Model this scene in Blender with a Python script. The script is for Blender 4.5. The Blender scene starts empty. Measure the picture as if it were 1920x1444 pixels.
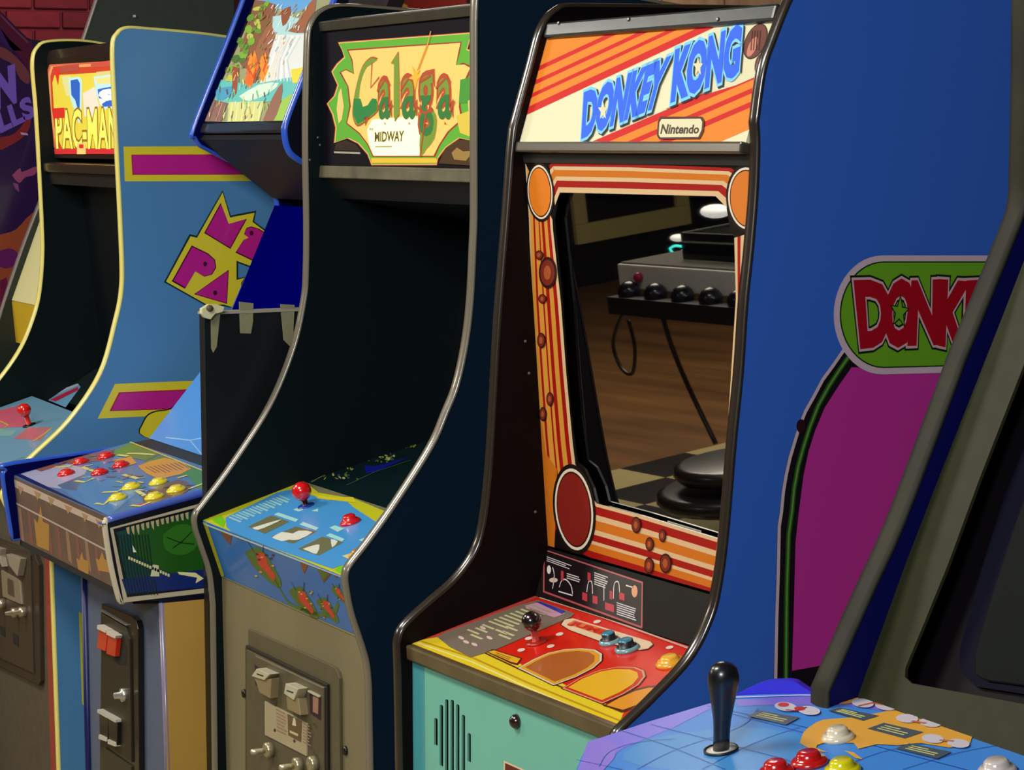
import bpy, bmesh, math, random
from mathutils import Vector, Matrix
from mathutils.geometry import tessellate_polygon
random.seed(7)
SC = bpy.context.scene
COL = SC.collection
# ---------------------------------------------------------------- camera
FP, CX, CY = 4600.0, 960.0, 722.0          # focal length and centre, in pixels of 1920x1444
EYE = Vector((0, 0, 1.66))
_p = math.atan((CY-258)/FP); _a = math.atan2(CX+1420, math.hypot(FP, CY-258)); _r = 0.004
_fw = Vector((-math.cos(_a), math.sin(_a), 0)); _rt = Vector((math.sin(_a), math.cos(_a), 0)); _up = Vector((0, 0, 1))
FWD = _fw*math.cos(_p) - _up*math.sin(_p); _u = _up*math.cos(_p) + _fw*math.sin(_p)
RT = _rt*math.cos(_r) - _u*math.sin(_r); UP = _u*math.cos(_r) + _rt*math.sin(_r)
cam = bpy.data.objects.new('camera', bpy.data.cameras.new('camera')); COL.objects.link(cam)
cam.data.sensor_fit = 'HORIZONTAL'; cam.data.sensor_width = 36; cam.data.lens = 36*FP/1920
cam.data.clip_start = 0.05; cam.data.clip_end = 60
m = Matrix.Identity(4)
for i in range(3): m[i][0] = RT[i]; m[i][1] = UP[i]; m[i][2] = -FWD[i]; m[i][3] = EYE[i]
cam.matrix_world = m; SC.camera = cam
# ---------------------------------------------------------------- light and exposure
SC.view_settings.view_transform = 'Standard'; SC.view_settings.look = 'None'
SC.view_settings.gamma = 1.0; SC.view_settings.exposure = 0.0; SC.view_settings.use_curve_mapping = False
W = bpy.data.worlds.new('world'); SC.world = W; W.use_nodes = True
W.node_tree.nodes['Background'].inputs[0].default_value = (0.55, 0.6, 0.7, 1)
W.node_tree.nodes['Background'].inputs[1].default_value = 0.05
def area(name, loc, size, power, col, aim=None, sy=None):
    l = bpy.data.lights.new(name, 'AREA'); l.energy = power; l.color = col; l.shape = 'RECTANGLE'; l.size = size; l.size_y = sy or size
    o = bpy.data.objects.new(name, l); COL.objects.link(o); o.location = loc
    d = (Vector(aim)-Vector(loc)) if aim else Vector((0, 0, -1)); o.rotation_euler = d.to_track_quat('-Z', 'Y').to_euler()
    return o
area('unseen_overhead_light', (-3.1, 0.1, 2.72), 0.9, 41, (1.0, 0.95, 0.86), (-3.3, 0.9, 0), 0.5)
area('unseen_overhead_light', (-5.4, 0.1, 2.72), 0.9, 40, (1.0, 0.95, 0.86), (-5.2, 1.0, 0), 0.5)
area('unseen_overhead_light', (-0.35, -1.0, 2.68), 0.9, 122, (0.90, 0.95, 1.0), (-2.8, 1.7, 1.0), 0.9)  # unseen fill added at front right to lift the cabinet sides
area('unseen_overhead_light', (-6.6, 3.0, 2.74), 0.4, 14, (1.0, 0.9, 0.8))  # unseen fill added to light the banner and back wall
area('unseen_overhead_light', (-8.4, -2.2, 2.72), 1.6, 150, (1.0, 0.88, 0.7))  # unseen fill, raised to brighten the floor mirrored in the tube
area('unseen_overhead_light', (-8.3, 2.7, 2.6), 0.4, 9, (1.0, 0.85, 0.8), (-9.5, 2.7, 2.0))  # small unseen fill added to brighten the bricks
# ---------------------------------------------------------------- unprojecting helpers
def ray(x, y): return RT*((x-CX)/FP) - UP*((y-CY)/FP) + FWD
def on(x, y, ax, val):
    d = ray(x, y); return EYE + d*((val-EYE[ax])/d[ax])
def C_(k, pts):                                            # crop coordinates -> photograph pixels
    ox, oy, s = K[k]; return [(ox+x/s, oy+y/s) for x, y in pts]
K = {'c1': (950, 0, 3.491), 'c2': (940, 270, 3.358), 'c3': (980, 650, 2.887), 'c4': (740, 1020, 3.2), 'c5': (1420, 440, 2.776),
     'c6': (1420, 900, 3.438), 'c7': (1080, 1220, 2.2857), 'a1': (0, 0, 3.2), 'a2': (0, 400, 3.2), 'a3': (0, 700, 3.902),
     'a4': (0, 1000, 3.252), 'a5': (550, 0, 4.012), 'a6': (360, 820, 3.8), 'a7': (360, 1100, 4.198), 'z1': (0, 0, 8.), 'z2': (0, 180, 8.),
     'z3': (0, 360, 4.247), 'z4': (640, 0, 6.), 'z5': (860, 0, 3.), 'z7': (860, 1150, 4.912), 'z8': (640, 900, 2.654), 'px': (0, 0, 1.)}
# ---------------------------------------------------------------- materials
def lin(c): return tuple(((v/255.)/12.92 if v <= 10 else ((v/255.+0.055)/1.055)**2.4) for v in c)
MC = {}
def mat(rgb, rough=0.45, metal=0.0, emit=0.0, grain=0.0, coat=0.0, spec=0.5, bump=0.0, scale=40.0, kind=None):
    key = (tuple(rgb), rough, metal, emit, grain, coat, spec, bump, scale, kind)
    if key in MC: return MC[key]
    mt = bpy.data.materials.new('paint_%d' % len(MC)); mt.use_nodes = True; nt = mt.node_tree; b = nt.nodes['Principled BSDF']
    c = lin(rgb)+(1,)
    b.inputs['Base Color'].default_value = c; b.inputs['Roughness'].default_value = rough; b.inputs['Metallic'].default_value = metal
    b.inputs['Coat Weight'].default_value = coat; b.inputs['Coat Roughness'].default_value = 0.12; b.inputs['Specular IOR Level'].default_value = spec
    if emit: b.inputs['Emission Color'].default_value = c; b.inputs['Emission Strength'].default_value = emit
    if grain or bump or kind:
        tc = nt.nodes.new('ShaderNodeTexCoord'); mp = nt.nodes.new('ShaderNodeMapping'); nz = nt.nodes.new('ShaderNodeTexNoise')
        nt.links.new(tc.outputs['Object'], mp.inputs[0]); nt.links.new(mp.outputs[0], nz.inputs['Vector'])
        nz.inputs['Scale'].default_value = scale; nz.inputs['Detail'].default_value = 5
        if kind == 'wood': mp.inputs['Scale'].default_value = (0.15, 1.5, 1.5)
        if kind == 'woodv': mp.inputs['Scale'].default_value = (1.5, 1.5, 0.12)
        if kind == 'streak': mp.inputs['Scale'].default_value = (1.0, 1.0, 0.08)
        if grain or kind:
            g = grain or 0.25
            rp = nt.nodes.new('ShaderNodeValToRGB'); e = rp.color_ramp.elements
            e[0].position = 0.3; e[1].position = 0.72
            e[0].color = tuple(v*(1-g) for v in c[:3])+(1,); e[1].color = tuple(min(1, v*(1+g)) for v in c[:3])+(1,)
            nt.links.new(nz.outputs[0], rp.inputs[0]); nt.links.new(rp.outputs[0], b.inputs['Base Color'])
        if bump:
            bp = nt.nodes.new('ShaderNodeBump'); bp.inputs['Strength'].default_value = bump; bp.inputs['Distance'].default_value = 0.002
            nt.links.new(nz.outputs[0], bp.inputs['Height']); nt.links.new(bp.outputs[0], b.inputs['Normal'])
    MC[key] = mt; return mt
# ---------------------------------------------------------------- mesh helpers
def mesh(name, verts, faces, mats, parent=None, fm=None, smooth=False):
    me = bpy.data.meshes.new(name); me.from_pydata([tuple(v) for v in verts], [], faces)
    for mm in (mats if isinstance(mats, (list, tuple)) else [mats]): me.materials.append(mm)
    if fm: me.polygons.foreach_set('material_index', fm)
    if smooth: me.polygons.foreach_set('use_smooth', [True]*len(me.polygons))
    me.update(); o = bpy.data.objects.new(name, me); COL.objects.link(o)
    if parent: o.parent = parent; o.matrix_parent_inverse = WORLD(parent).inverted()
    return o
_w = {}
def WORLD(o):
    if o.name in _w: return _w[o.name]
    return Matrix.Identity(4)
def thing(name, loc, label, cat, group=None):
    o = bpy.data.objects.new(name, None); COL.objects.link(o); o.location = loc; o.empty_display_size = 0.1
    _w[o.name] = Matrix.Translation(Vector(loc)); o['label'] = label; o['category'] = cat
    if group: o['group'] = group
    return o
def tag(o, label, cat, group=None):
    o['label'] = label; o['category'] = cat
    if group: o['group'] = group
    return o
def struct(o): o['kind'] = 'structure'; return o
def box(name, lo, hi, m_, parent=None, bev=0.0):
    x0, y0, z0 = lo; x1, y1, z1 = hi
    o = mesh(name, [(x0, y0, z0), (x1, y0, z0), (x1, y1, z0), (x0, y1, z0), (x0, y0, z1), (x1, y0, z1), (x1, y1, z1), (x0, y1, z1)],
             [(0, 3, 2, 1), (4, 5, 6, 7), (0, 1, 5, 4), (1, 2, 6, 5), (2, 3, 7, 6), (3, 0, 4, 7)], m_, parent)
    if bev: bevel(o, bev)
    return o
def bevel(o, w, seg=2):
    b = o.modifiers.new('bevel', 'BEVEL'); b.width = w; b.segments = seg; b.limit_method = 'ANGLE'
def spline(pts, n=5):
    if len(pts) < 3: return list(pts)
    P = [pts[0]]+list(pts)+[pts[-1]]; out = []
    for i in range(1, len(P)-2):
        a, b, c, d = P[i-1:i+3]
        for k in range(n):
            t = k/n
            out.append(tuple(0.5*((2*b[j])+(-a[j]+c[j])*t+(2*a[j]-5*b[j]+4*c[j]-d[j])*t*t+(-a[j]+3*b[j]-3*c[j]+d[j])*t**3) for j in range(len(b))))
    out.append(tuple(pts[-1])); return out
def tess(loops2):
    vs = [v for l in loops2 for v in l]
    tr = tessellate_polygon([[Vector((x, y, 0)) for x, y in l] for l in loops2])
    return vs, [tuple(t) for t in tr]
def clip(poly, rect):
    x0, y0, x1, y1 = rect
    for ax, lim, sg in ((0, x0, 1), (0, x1, -1), (1, y0, 1), (1, y1, -1)):
        out = []
        for i in range(len(poly)):
            a, b = poly[i-1], poly[i]; da = sg*(a[ax]-lim); db = sg*(b[ax]-lim)
            if (da >= 0) != (db >= 0):
                t = da/(da-db); out.append((a[0]+(b[0]-a[0])*t, a[1]+(b[1]-a[1])*t))
            if db >= 0: out.append(b)
        poly = out
        if len(poly) < 3: return []
    return poly
class Pane:                                                # a flat face in the world that print and fittings lie on
    def __init__(s, TL, BL, TR, off=0.0):
        TL, BL, TR = Vector(TL), Vector(BL), Vector(TR)
        s.u = (TR-TL).normalized(); v = (TL-BL); s.v = (v - s.u*v.dot(s.u)).normalized(); s.n = s.u.cross(s.v)
        if s.n.dot(EYE-TL) < 0: s.n = -s.n
        s.o = BL + s.n*off; s.w = (TR-TL).length; s.h = (TL-BL).dot(s.v); s.u0 = 0.0
        s.rect = (min(0, (TL-BL).dot(s.u)), 0, s.w, s.h)
    def at(s, x, y, h=0.0):
        d = ray(x, y); o = s.o + s.n*h; return EYE + d*((o-EYE).dot(s.n)/d.dot(s.n))
    def uv(s, x, y):
        p = s.at(x, y)-s.o; return (p.dot(s.u), p.dot(s.v))
    def xyz(s, u, v, h=0.0): return s.o + s.u*u + s.v*v + s.n*h
    def mtx(s, p):
        u = s.u; v = s.n.cross(u); M = Matrix.Identity(4)
        for i in range(3): M[i][0] = u[i]; M[i][1] = v[i]; M[i][2] = s.n[i]; M[i][3] = p[i]
        return M
FONTC = {}
def text_tris(s, off):
    key = (s, off)
    if key in FONTC: return FONTC[key]
    cu = bpy.data.curves.new('t', 'FONT'); cu.body = s; cu.offset = off; cu.resolution_u = 3
    ob = bpy.data.objects.new('t', cu); COL.objects.link(ob); bpy.context.view_layer.update()
    me = ob.evaluated_get(bpy.context.evaluated_depsgraph_get()).to_mesh(); me.calc_loop_triangles()
    vs = [(v.co.x, v.co.y) for v in me.vertices]; ts = [tuple(t.vertices) for t in me.loop_triangles]
    bpy.data.objects.remove(ob); bpy.data.curves.remove(cu); FONTC[key] = (vs, ts); return vs, ts
STEP = 0.00025
class Art:                                                 # flat print: coloured film shapes lying on a pane
    def __init__(s, pane, rough=0.35, emit=0.0, coat=0.3, rect=None):
        s.p = pane; s.V = []; s.Fc = []; s.fm = []; s.cols = []; s.g = None; s.fg = []; s.r = rough; s.e = emit; s.ct = coat; s.rect = rect or pane.rect
    def ci(s, rgb, e=None):
        k = (tuple(rgb), s.e if e is None else e)
        if k not in s.cols: s.cols.append(k)
        return s.cols.index(k)
    def uvpoly(s, pts, rgb, layer, e=None):
        pts = clip(pts, s.rect)
        if len(pts) < 3: return
        vs, ts = tess([pts]); b = len(s.V); s.V += [s.p.xyz(u, v, STEP*layer) for u, v in vs]
        ci = s.ci(rgb, e)
        for t in ts: s.Fc.append(tuple(b+i for i in t)); s.fm.append(ci); s.fg.append(s.g)
    def poly(s, k, pts, rgb, layer=1, e=None, sm=0):
        px = C_(k, pts)
        if sm: px = spline(px+[px[0]], sm)[:-1]
        s.uvpoly([s.p.uv(*q) for q in px], rgb, layer, e)
    def ell(s, k, cx, cy, rx, ry, rgb, layer=1, rot=0.0, e=None, n=24):
        c, q = math.cos(rot), math.sin(rot)
        s.poly(k, [(cx+rx*math.cos(t)*c-ry*math.sin(t)*q, cy+rx*math.cos(t)*q+ry*math.sin(t)*c) for t in [2*math.pi*i/n for i in range(n)]], rgb, layer, e)
    def line(s, k, pts, w, rgb, layer=2, e=None, sm=0):
        px = C_(k, pts)
        if sm: px = spline(px, sm)
        uv = [s.p.uv(*q) for q in px]; uv = [q for i, q in enumerate(uv) if i == 0 or math.hypot(q[0]-uv[i-1][0], q[1]-uv[i-1][1]) > 1e-6]; L = []
        for i, q in enumerate(uv):
            a = uv[max(0, i-1)]; b = uv[min(len(uv)-1, i+1)]; d = math.hypot(b[0]-a[0], b[1]-a[1]) or 1e-6; nx, ny = -(b[1]-a[1])/d*w/2, (b[0]-a[0])/d*w/2
            L.append(((q[0]+nx, q[1]+ny), (q[0]-nx, q[1]-ny)))
        for (a, b), (c, d) in zip(L, L[1:]): s.uvpoly([a, c, d, b], rgb, layer, e)
    def bars(s, k, a, b, c, n, rgb, layer=2, fill=0.5, rag=0.25):   # rows of tiny print from a to b, stepping towards c
        for i in range(n):
            t0, t1 = i/n, (i+fill)/n; f = 1-random.random()*rag
            d = (c[0]-a[0], c[1]-a[1]); q = lambda t, f_: (a[0]+d[0]*t+(b[0]-a[0])*f_, a[1]+d[1]*t+(b[1]-a[1])*f_)
            s.poly(k, [q(t0, 0), q(t0, f), q(t1, f), q(t1, 0)], rgb, layer)
    def text(s, k, st, TL, TR, BR, BL, rgb, layer=3, off=0.0, e=None):
        q = C_(k, [TL, TR, BR, BL]); vs, ts = text_tris(st, off); base, _ = text_tris(st, 0.0)
        x0 = min(v[0] for v in base); x1 = max(v[0] for v in base); y0 = min(v[1] for v in base); y1 = max(v[1] for v in base)
        P = []
        for x, y in vs:
            a = (x-x0)/(x1-x0); b = (y-y0)/(y1-y0)
            px = (1-a)*(1-b)*q[3][0]+a*(1-b)*q[2][0]+a*b*q[1][0]+(1-a)*b*q[0][0]; py = (1-a)*(1-b)*q[3][1]+a*(1-b)*q[2][1]+a*b*q[1][1]+(1-a)*b*q[0][1]
            P.append(s.p.uv(px, py))
        for t in ts: s.uvpoly([P[i] for i in t], rgb, layer, e)
    def build(s, name, parent):
        if not s.V: return None
        for g_ in dict.fromkeys(s.fg):
            F_ = [f for f, q in zip(s.Fc, s.fg) if q == g_]; M_ = [f for f, q in zip(s.fm, s.fg) if q == g_]
            use = sorted({i for f in F_ for i in f}); mp = {v: i for i, v in enumerate(use)}; cu = sorted(set(M_)); cm = {c: i for i, c in enumerate(cu)}
            o = mesh((g_.split('#')[0] if g_ else name), [s.V[i] for i in use], [tuple(mp[i] for i in f) for f in F_], [mat(s.cols[c][0], s.r, coat=s.ct, emit=s.cols[c][1]) for c in cu], parent, [cm[c] for c in M_])
        return o
def lathe(name, prof, M, mats, parent, n=24, fm=None, closed=True):
    V = []; Fc = []; idx = []
    for r, z in prof:
        for i in range(n): V.append(M @ Vector((r*math.cos(2*math.pi*i/n), r*math.sin(2*math.pi*i/n), z)))
    for j in range(len(prof)-1):
        for i in range(n):
            Fc.append((j*n+i, j*n+(i+1) % n, (j+1)*n+(i+1) % n, (j+1)*n+i)); idx.append(fm[j] if fm else 0)
    if closed:
        Fc.append(tuple(range(n))[::-1]); idx.append(fm[0] if fm else 0); Fc.append(tuple((len(prof)-1)*n+i for i in range(n))); idx.append(fm[-1] if fm else 0)
    return mesh(name, V, Fc, mats, parent, idx, True)
def sphere_prof(r, z, n=10, a0=-math.pi/2, a1=math.pi/2):
    return [(max(1e-4, r*math.cos(a0+(a1-a0)*i/n)), z+r*math.sin(a0+(a1-a0)*i/n)) for i in range(n+1)]
def tube(name, pts, r, m_, parent=None, n=8):
    V = []; Fc = []
    for i, p in enumerate(pts):
        p = Vector(p); t = (Vector(pts[min(i+1, len(pts)-1)])-Vector(pts[max(i-1, 0)])).normalized()
        a = t.orthogonal().normalized(); b = t.cross(a)
        if i and a.dot(pa) < 0: a, b = -a, -b
        if i:
            a = (pa - t*pa.dot(t)).normalized(); b = t.cross(a)
        pa = a
        for k in range(n): V.append(p+a*r*math.cos(2*math.pi*k/n)+b*r*math.sin(2*math.pi*k/n))
    for i in range(len(pts)-1):
        for k in range(n): Fc.append((i*n+k, i*n+(k+1) % n, (i+1)*n+(k+1) % n, (i+1)*n+k))
    Fc += [tuple(range(n))[::-1], tuple((len(pts)-1)*n+k for k in range(n))]
    return mesh(name, V, Fc, m_, parent, None, True)
def plate(name, pane, loops, th, m_, parent=None, px=True, h=0.0, bev=0.0):     # a flat plate cut to an outline (with holes), front face on the pane
    L = [[pane.uv(*q) for q in l] if px else l for l in loops]
    vs, ts = tess(L); n = len(vs)
    V = [pane.xyz(u, v, h) for u, v in vs]+[pane.xyz(u, v, h-th) for u, v in vs]; Fc = []
    for t in ts:
        a, b, c = (V[i] for i in t)
        if (b-a).cross(c-a).dot(pane.n) < 0: t = t[::-1]
        Fc += [t, tuple(n+i for i in t[::-1])]
    k = 0
    for l in L:
        for i in range(len(l)): j = (i+1) % len(l); Fc.append((k+i, k+j, n+k+j, n+k+i))
        k += len(l)
    o = mesh(name, V, Fc, m_, parent)
    bm = bmesh.new(); bm.from_mesh(o.data); bmesh.ops.recalc_face_normals(bm, faces=bm.faces); bm.to_mesh(o.data); bm.free()
    if bev: bevel(o, bev)
    return o
def prism(name, pane, k, pts, h, m_, parent, top=None):      # raised block standing on the pane
    px = C_(k, pts); return plate(name, pane, [px], h, m_, parent, h=h, bev=0.001)
class Cab:
    def __init__(s, name, xl, xr, t, yb, ztop, label, dy=0.0, y0=1.5):
        s.xl, s.xr, s.t, s.yb, s.dy = xl, xr, t, yb, dy
        s.root = thing(name, ((xl+xr)/2, y0, 0), label, 'arcade cabinet'); s.ztop = ztop
    def side(s, left, sections, inner, outer, edge, back=True, floor_y=None, foot=.02, t=None, mold=True, mw=0.0, er=0.3):
        X = s.xl if left else s.xr; t = t or s.t; sg = 1 if left else -1
        pts = []
        for sec in sections:
            w = [on(x, y, 0, X) for x, y in sec]; w = [(p.y, p.z) for p in w]
            pts += spline(w, 6) if len(w) > 2 else w
        front = list(pts)
        if floor_y is None: floor_y = pts[-1][0]
        front.append((floor_y, foot))
        yb = s.yb + (0 if left else s.dy)
        prof = front + [(yb, foot), (yb, pts[0][1]-0.0)]
        vs, ts = tess([prof]); n = len(vs)
        V = [(X, y, z) for y, z in vs]+[(X+sg*t, y, z) for y, z in vs]; Fc = []; fm = []
        for tr in ts:
            Fc.append(tr); fm.append(0); Fc.append(tuple(n+i for i in tr[::-1])); fm.append(1)
        for i in range(n): j = (i+1) % n; Fc.append((i, j, n+j, n+i)); fm.append(2)
        o = mesh('side_panel', V, Fc, [outer, inner, edge], s.root, fm)
        s.right = o
        bm = bmesh.new(); bm.from_mesh(o.data); bmesh.ops.recalc_face_normals(bm, faces=bm.faces); bm.to_mesh(o.data); bm.free()
        if mold:                                           # rounded edge strip along the front of the panel
            V = []; Fc = []; prof_ = [(-0.0008-mw, 0.002), (-0.0012-mw, -0.0012), (t*0.2, -0.0034), (t*0.5, -0.0042), (t*0.8, -0.0034), (t+0.0012+mw, -0.0012), (t+0.0008+mw, 0.002)]
            q = [p for i, p in enumerate(front) if i == 0 or (Vector(p)-Vector(front[i-1])).length > 1e-4]
            for i, (y, z) in enumerate(q):
                a = Vector(q[max(0, i-1)]); b = Vector(q[min(len(q)-1, i+1)]); d = (b-a).normalized(); nn = Vector((-d.y, d.x))   # inward
                if i == 0: side_ref = nn if (Vector(((s.yb+y)/2, z-0.3))-Vector((y, z))).dot(nn) > 0 else -nn; flip = 1 if side_ref == nn else -1
                nn = nn*flip
                for a_, c_ in prof_: V.append((X+sg*a_, y+nn.x*c_, z+nn.y*c_))
            m_ = len(prof_)
            for i in range(len(q)-1):
                for k in range(m_-1): Fc.append((i*m_+k, i*m_+k+1, (i+1)*m_+k+1, (i+1)*m_+k))
            mo = mesh('edge_molding', V, Fc, edge, s.root, None, True)
        return prof
    def yz(s, x, y, inset=None):
        p = on(x, y, 0, s.xl+s.t); return (p.y, p.z)
    def pane(s, a, b, off=0.0, raw=False):                 # a = upper, b = lower; pixels on the left inner face, or (y, z) when raw
        if not raw: a, b = s.yz(*a), s.yz(*b)
        x0, x1 = s.xl+s.t, s.xr-s.t
        return Pane((x0, a[0], a[1]), (x0, b[0], b[1]), (x1, a[0]+s.dy, a[1]), off)
    def slab(s, name, a, b, m_, th=0.012, off=0.0, raw=False, parent=None, bev=0.0, h=0.0):
        p = s.pane(a, b, off, raw); p0 = 0.0
        L = [(0, 0), (p.w, 0), (p.w, p.h), (0, p.h)]
        o = plate(name, p, [L], th, m_, parent or s.root, px=False, h=h, bev=bev); return p, o
def button(cab, pane, k, x, y, r, ring, top, hgt=0.012, gap=None):
    M = pane.mtx(pane.at(*C_(k, [(x, y)])[0]))
    return lathe('push_button', [(r, 0), (r, .003), (r*.82, .006), (r*.62, .006), (r*.6, hgt), (r*.45, hgt+.002), (0.0005, hgt+.0015)], M,
                 [mat(ring, .25, coat=.5), mat(top, .25, coat=.5), mat(gap or ring, .4)], cab.root, 20, [0, 0, 2, 2 if gap else 1, 1, 1])
def joystick(cab, pane, base, ball, rb, bc, sc, r_sh=0.005, collar=(20, 20, 22)):
    b = pane.at(*base); d = FP/(b-EYE).dot(FWD)
    h = math.hypot(base[0]-ball[0], base[1]-ball[1])/d/max(.3, math.sqrt(1-(pane.n.dot((b-EYE).normalized()))**2))
    M = pane.mtx(b)
    j = lathe('joystick', [(.016, 0), (.015, .0025), (.008, .003), (r_sh, .004), (r_sh, h)], M, [mat(collar, .3), mat(sc, .3)], cab.root, 16, [0, 0, 0, 1])
    lathe('ball_top', sphere_prof(rb, h, 14), M, mat(bc, .22, coat=.8), j, 28)
    return j
BLK = mat((16, 15, 15), .5, grain=.2); 
# ================================================================ the room
struct(box('floor', (-16, -6.5, -0.06), (3.2, 3.8, 0), mat((120, 84, 48), .45, kind='wood', scale=5, grain=.35)))
struct(box('ceiling', (-16, -6.5, 2.8), (3.2, 3.8, 2.88), mat((70, 62, 55), .8)))
struct(box('wall_back', (-16, 3.62, 0), (3.2, 3.7, 2.8), mat((58, 26, 24), .8, grain=.2, scale=8)))
struct(box('wall_front', (-16, -6.5, 0), (3.2, -6.42, 2.8), mat((26, 22, 22), .9)))
struct(box('wall_right', (3.12, -6.42, 0), (3.2, 3.62, 2.8), mat((60, 52, 46), .8)))
struct(box('wall_end', (-16, -6.42, 0), (-15.9, 3.62, 2.8), mat((26, 20, 20), .9)))
bw = struct(box('wall_left', (-9.64, 0.9, 0), (-9.52, 3.62, 2.8), mat((108, 34, 48), .85, bump=.4)))
bricks_m = [mat(c, .75, bump=.6, grain=.18, scale=18) for c in ((112, 6, 26), (120, 8, 30), (104, 4, 22), (126, 14, 34))]
bh, bl = 0.075, 0.225; bme = {}
def brick_mesh(w, mi):
    if (w, mi) in bme: return bme[(w, mi)]
    bm = bmesh.new(); bmesh.ops.create_cube(bm, size=1)
    bmesh.ops.scale(bm, vec=(0.03, w, bh-0.009), verts=bm.verts); bmesh.ops.bevel(bm, geom=bm.edges[:], offset=0.004, segments=1, affect='EDGES')
    me = bpy.data.meshes.new('brick'); bm.to_mesh(me); bm.free(); me.materials.append(bricks_m[mi]); bme[(w, mi)] = me; return me
for r in range(11):
    z = 1.905+r*bh
    for c in range(8):
        y = 2.0+c*bl+(bl/2 if r % 2 else 0)
        if y > 3.5: continue
        o = bpy.data.objects.new('brick', brick_mesh(bl-0.01, random.randrange(4))); COL.objects.link(o)
        o.parent = bw; o.location = (-9.516+random.uniform(-.002, .002), y, z)
struct(box('trim_1', (-9.52, 0.9, 1.99), (-9.4, 3.6, 2.03), mat((62, 6, 16), .5)))
# timber panelling high on the back wall, a panel at a time
for i in range(12):
    x = -8.0+i*0.33
    o = box('wooden_board', (x, 3.58, 1.7), (x+0.322, 3.62, 2.8), mat([(150, 116, 80), (138, 104, 70), (158, 122, 86)][i % 3], .6, kind='woodv', scale=14, grain=.3), None, .003)
    o.parent = bpy.data.objects['wall_back']
pq = [on(x, y, 1, 3.56) for x, y in ((640, -60), (640, 60), (900, -60), (900, 60))]
po = box('wall_banner', (pq[0].x, 3.565, pq[1].z), (pq[2].x, 3.578, pq[0].z+.25), mat((132, 34, 18), .6)); tag(po, 'rust red wall banner with a yellow dome, above the glowing green-lettered marquee', 'banner')
pp_ = Pane((pq[0].x, 3.565, pq[0].z), (pq[0].x, 3.565, pq[1].z), (pq[2].x, 3.565, pq[0].z)); pa_ = Art(pp_, .6)
pa_.poly('z4', [(490, 90), (530, 50), (640, 5), (740, 60), (765, 120), (800, 200), (480, 200)], (176, 150, 50), 1); pa_.poly('z4', [(600, 110), (640, 80), (690, 110), (690, 160), (600, 160)], (110, 70, 30), 2); pa_.g = 'dark_edge'; pa_.poly('z4', [(1390, -60), (1480, -60), (1480, 60), (1420, 60)], (40, 14, 16), 2)
for x in (110, 200, 260, 330, 400): pa_.g = 'dark_fringe#%d' % x; pa_.poly('z4', [(x, -60), (x+40, -60), (x+60, 30), (x+10, 0)], (40, 16, 20), 2)
pa_.build('printed_dome', po)
# ================================================================ A: far left cabinet, dark purple side art
A = Cab('arcade_cabinet', -7.45, -6.75, .02, 2.75, 2.0, 'purple and orange printed cabinet side at the far left edge, with slanted lavender lettering')
def yzx(X, pts): return [(on(x, y, 0, X).y, on(x, y, 0, X).z) for x, y in pts]
drk = mat((24, 14, 40), .45)
def sidebox(cab, X0, X1, prof, m_, name='body'):
    vs, ts = tess([prof]); n = len(vs); V = [(X0, y, z) for y, z in vs]+[(X1, y, z) for y, z in vs]; Fc = []
    for t in ts: Fc += [t, tuple(n+i for i in t[::-1])]
    for i in range(n): j = (i+1) % n; Fc.append((i, j, n+j, n+i))
    o = mesh(name, V, Fc, m_, cab.root)
    bm = bmesh.new(); bm.from_mesh(o.data); bmesh.ops.recalc_face_normals(bm, faces=bm.faces); bm.to_mesh(o.data); bm.free(); return o
top = yzx(-6.75, [(-60, -40), (0, 20), (50, 70), (60, 74), (90, 78)])
ap = [(1.55, 1.2), (1.62, 1.7)]+top+[(2.6, top[-1][1]-.02), (2.6, 0), (1.6, 0), (1.6, .85), (1.45, .95), (1.45, 1.05)]
ab = sidebox(A, -7.45, -6.75, ap, drk)
aP = Pane((-6.75, 1.5, 2.1), (-6.75, 1.5, .2), (-6.75, 2.6, 2.1)); aP.rect = (0, 0, 1.1, 1.9)
ar = Art(aP, .4)
tpx = [(0, 22), (48, 72), (75, 100), (75, 372), (0, 582)]
ar.poly('px', [(-40, -15), (0, 22), (52, 76), (110, 96), (110, 700), (-60, 700)], (38, 8, 66), 1)
ar.poly('z1', [(0, 180), (60, 260), (330, 560), (480, 640), (480, 1150), (330, 900), (150, 700), (0, 420)], (74, 8, 44), 2)
ar.poly('z1', [(0, 420), (150, 600), (330, 760), (200, 760), (0, 620)], (48, 14, 84), 2)
ar.poly('z1', [(0, 700), (160, 780), (420, 1060), (430, 1260), (300, 1180), (180, 960), (0, 860)], (110, 52, 60), 3, sm=3)
ar.line('z1', [(0, 220), (200, 430), (420, 640)], .006, (110, 40, 70), 4)
ar.text('px', 'W', (-40, 148), (24, 126), (45, 182), (-22, 208), (116, 84, 190), 5, .06)
ar.text('px', 'HILLS', (-52, 232), (54, 182), (66, 216), (-44, 270), (116, 84, 190), 5, .05)
ar.poly('z2', [(0, 620), (220, 560), (430, 320), (460, 400), (400, 560), (260, 680), (80, 780), (0, 800)], (128, 34, 40), 4, sm=3)
ar.poly('z2', [(300, 545), (410, 560), (420, 590), (320, 580)], (190, 150, 190), 5)
ar.poly('z2', [(180, 1190), (300, 1080), (330, 1140), (540, 1060), (520, 1180), (380, 1220), (300, 1300), (240, 1270)], (150, 66, 110), 4, sm=3)
ar.poly('z2', [(190, 1300), (270, 1320), (290, 1440), (230, 1400)], (130, 60, 120), 5)
ar.poly('px', [(0, 440), (30, 430), (60, 400), (90, 400), (90, 560), (0, 600)], (150, 68, 40), 4, sm=3)
ar.poly('px', [(0, 470), (20, 466), (34, 478), (24, 500), (0, 500)], (96, 20, 92), 5, sm=3)
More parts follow.
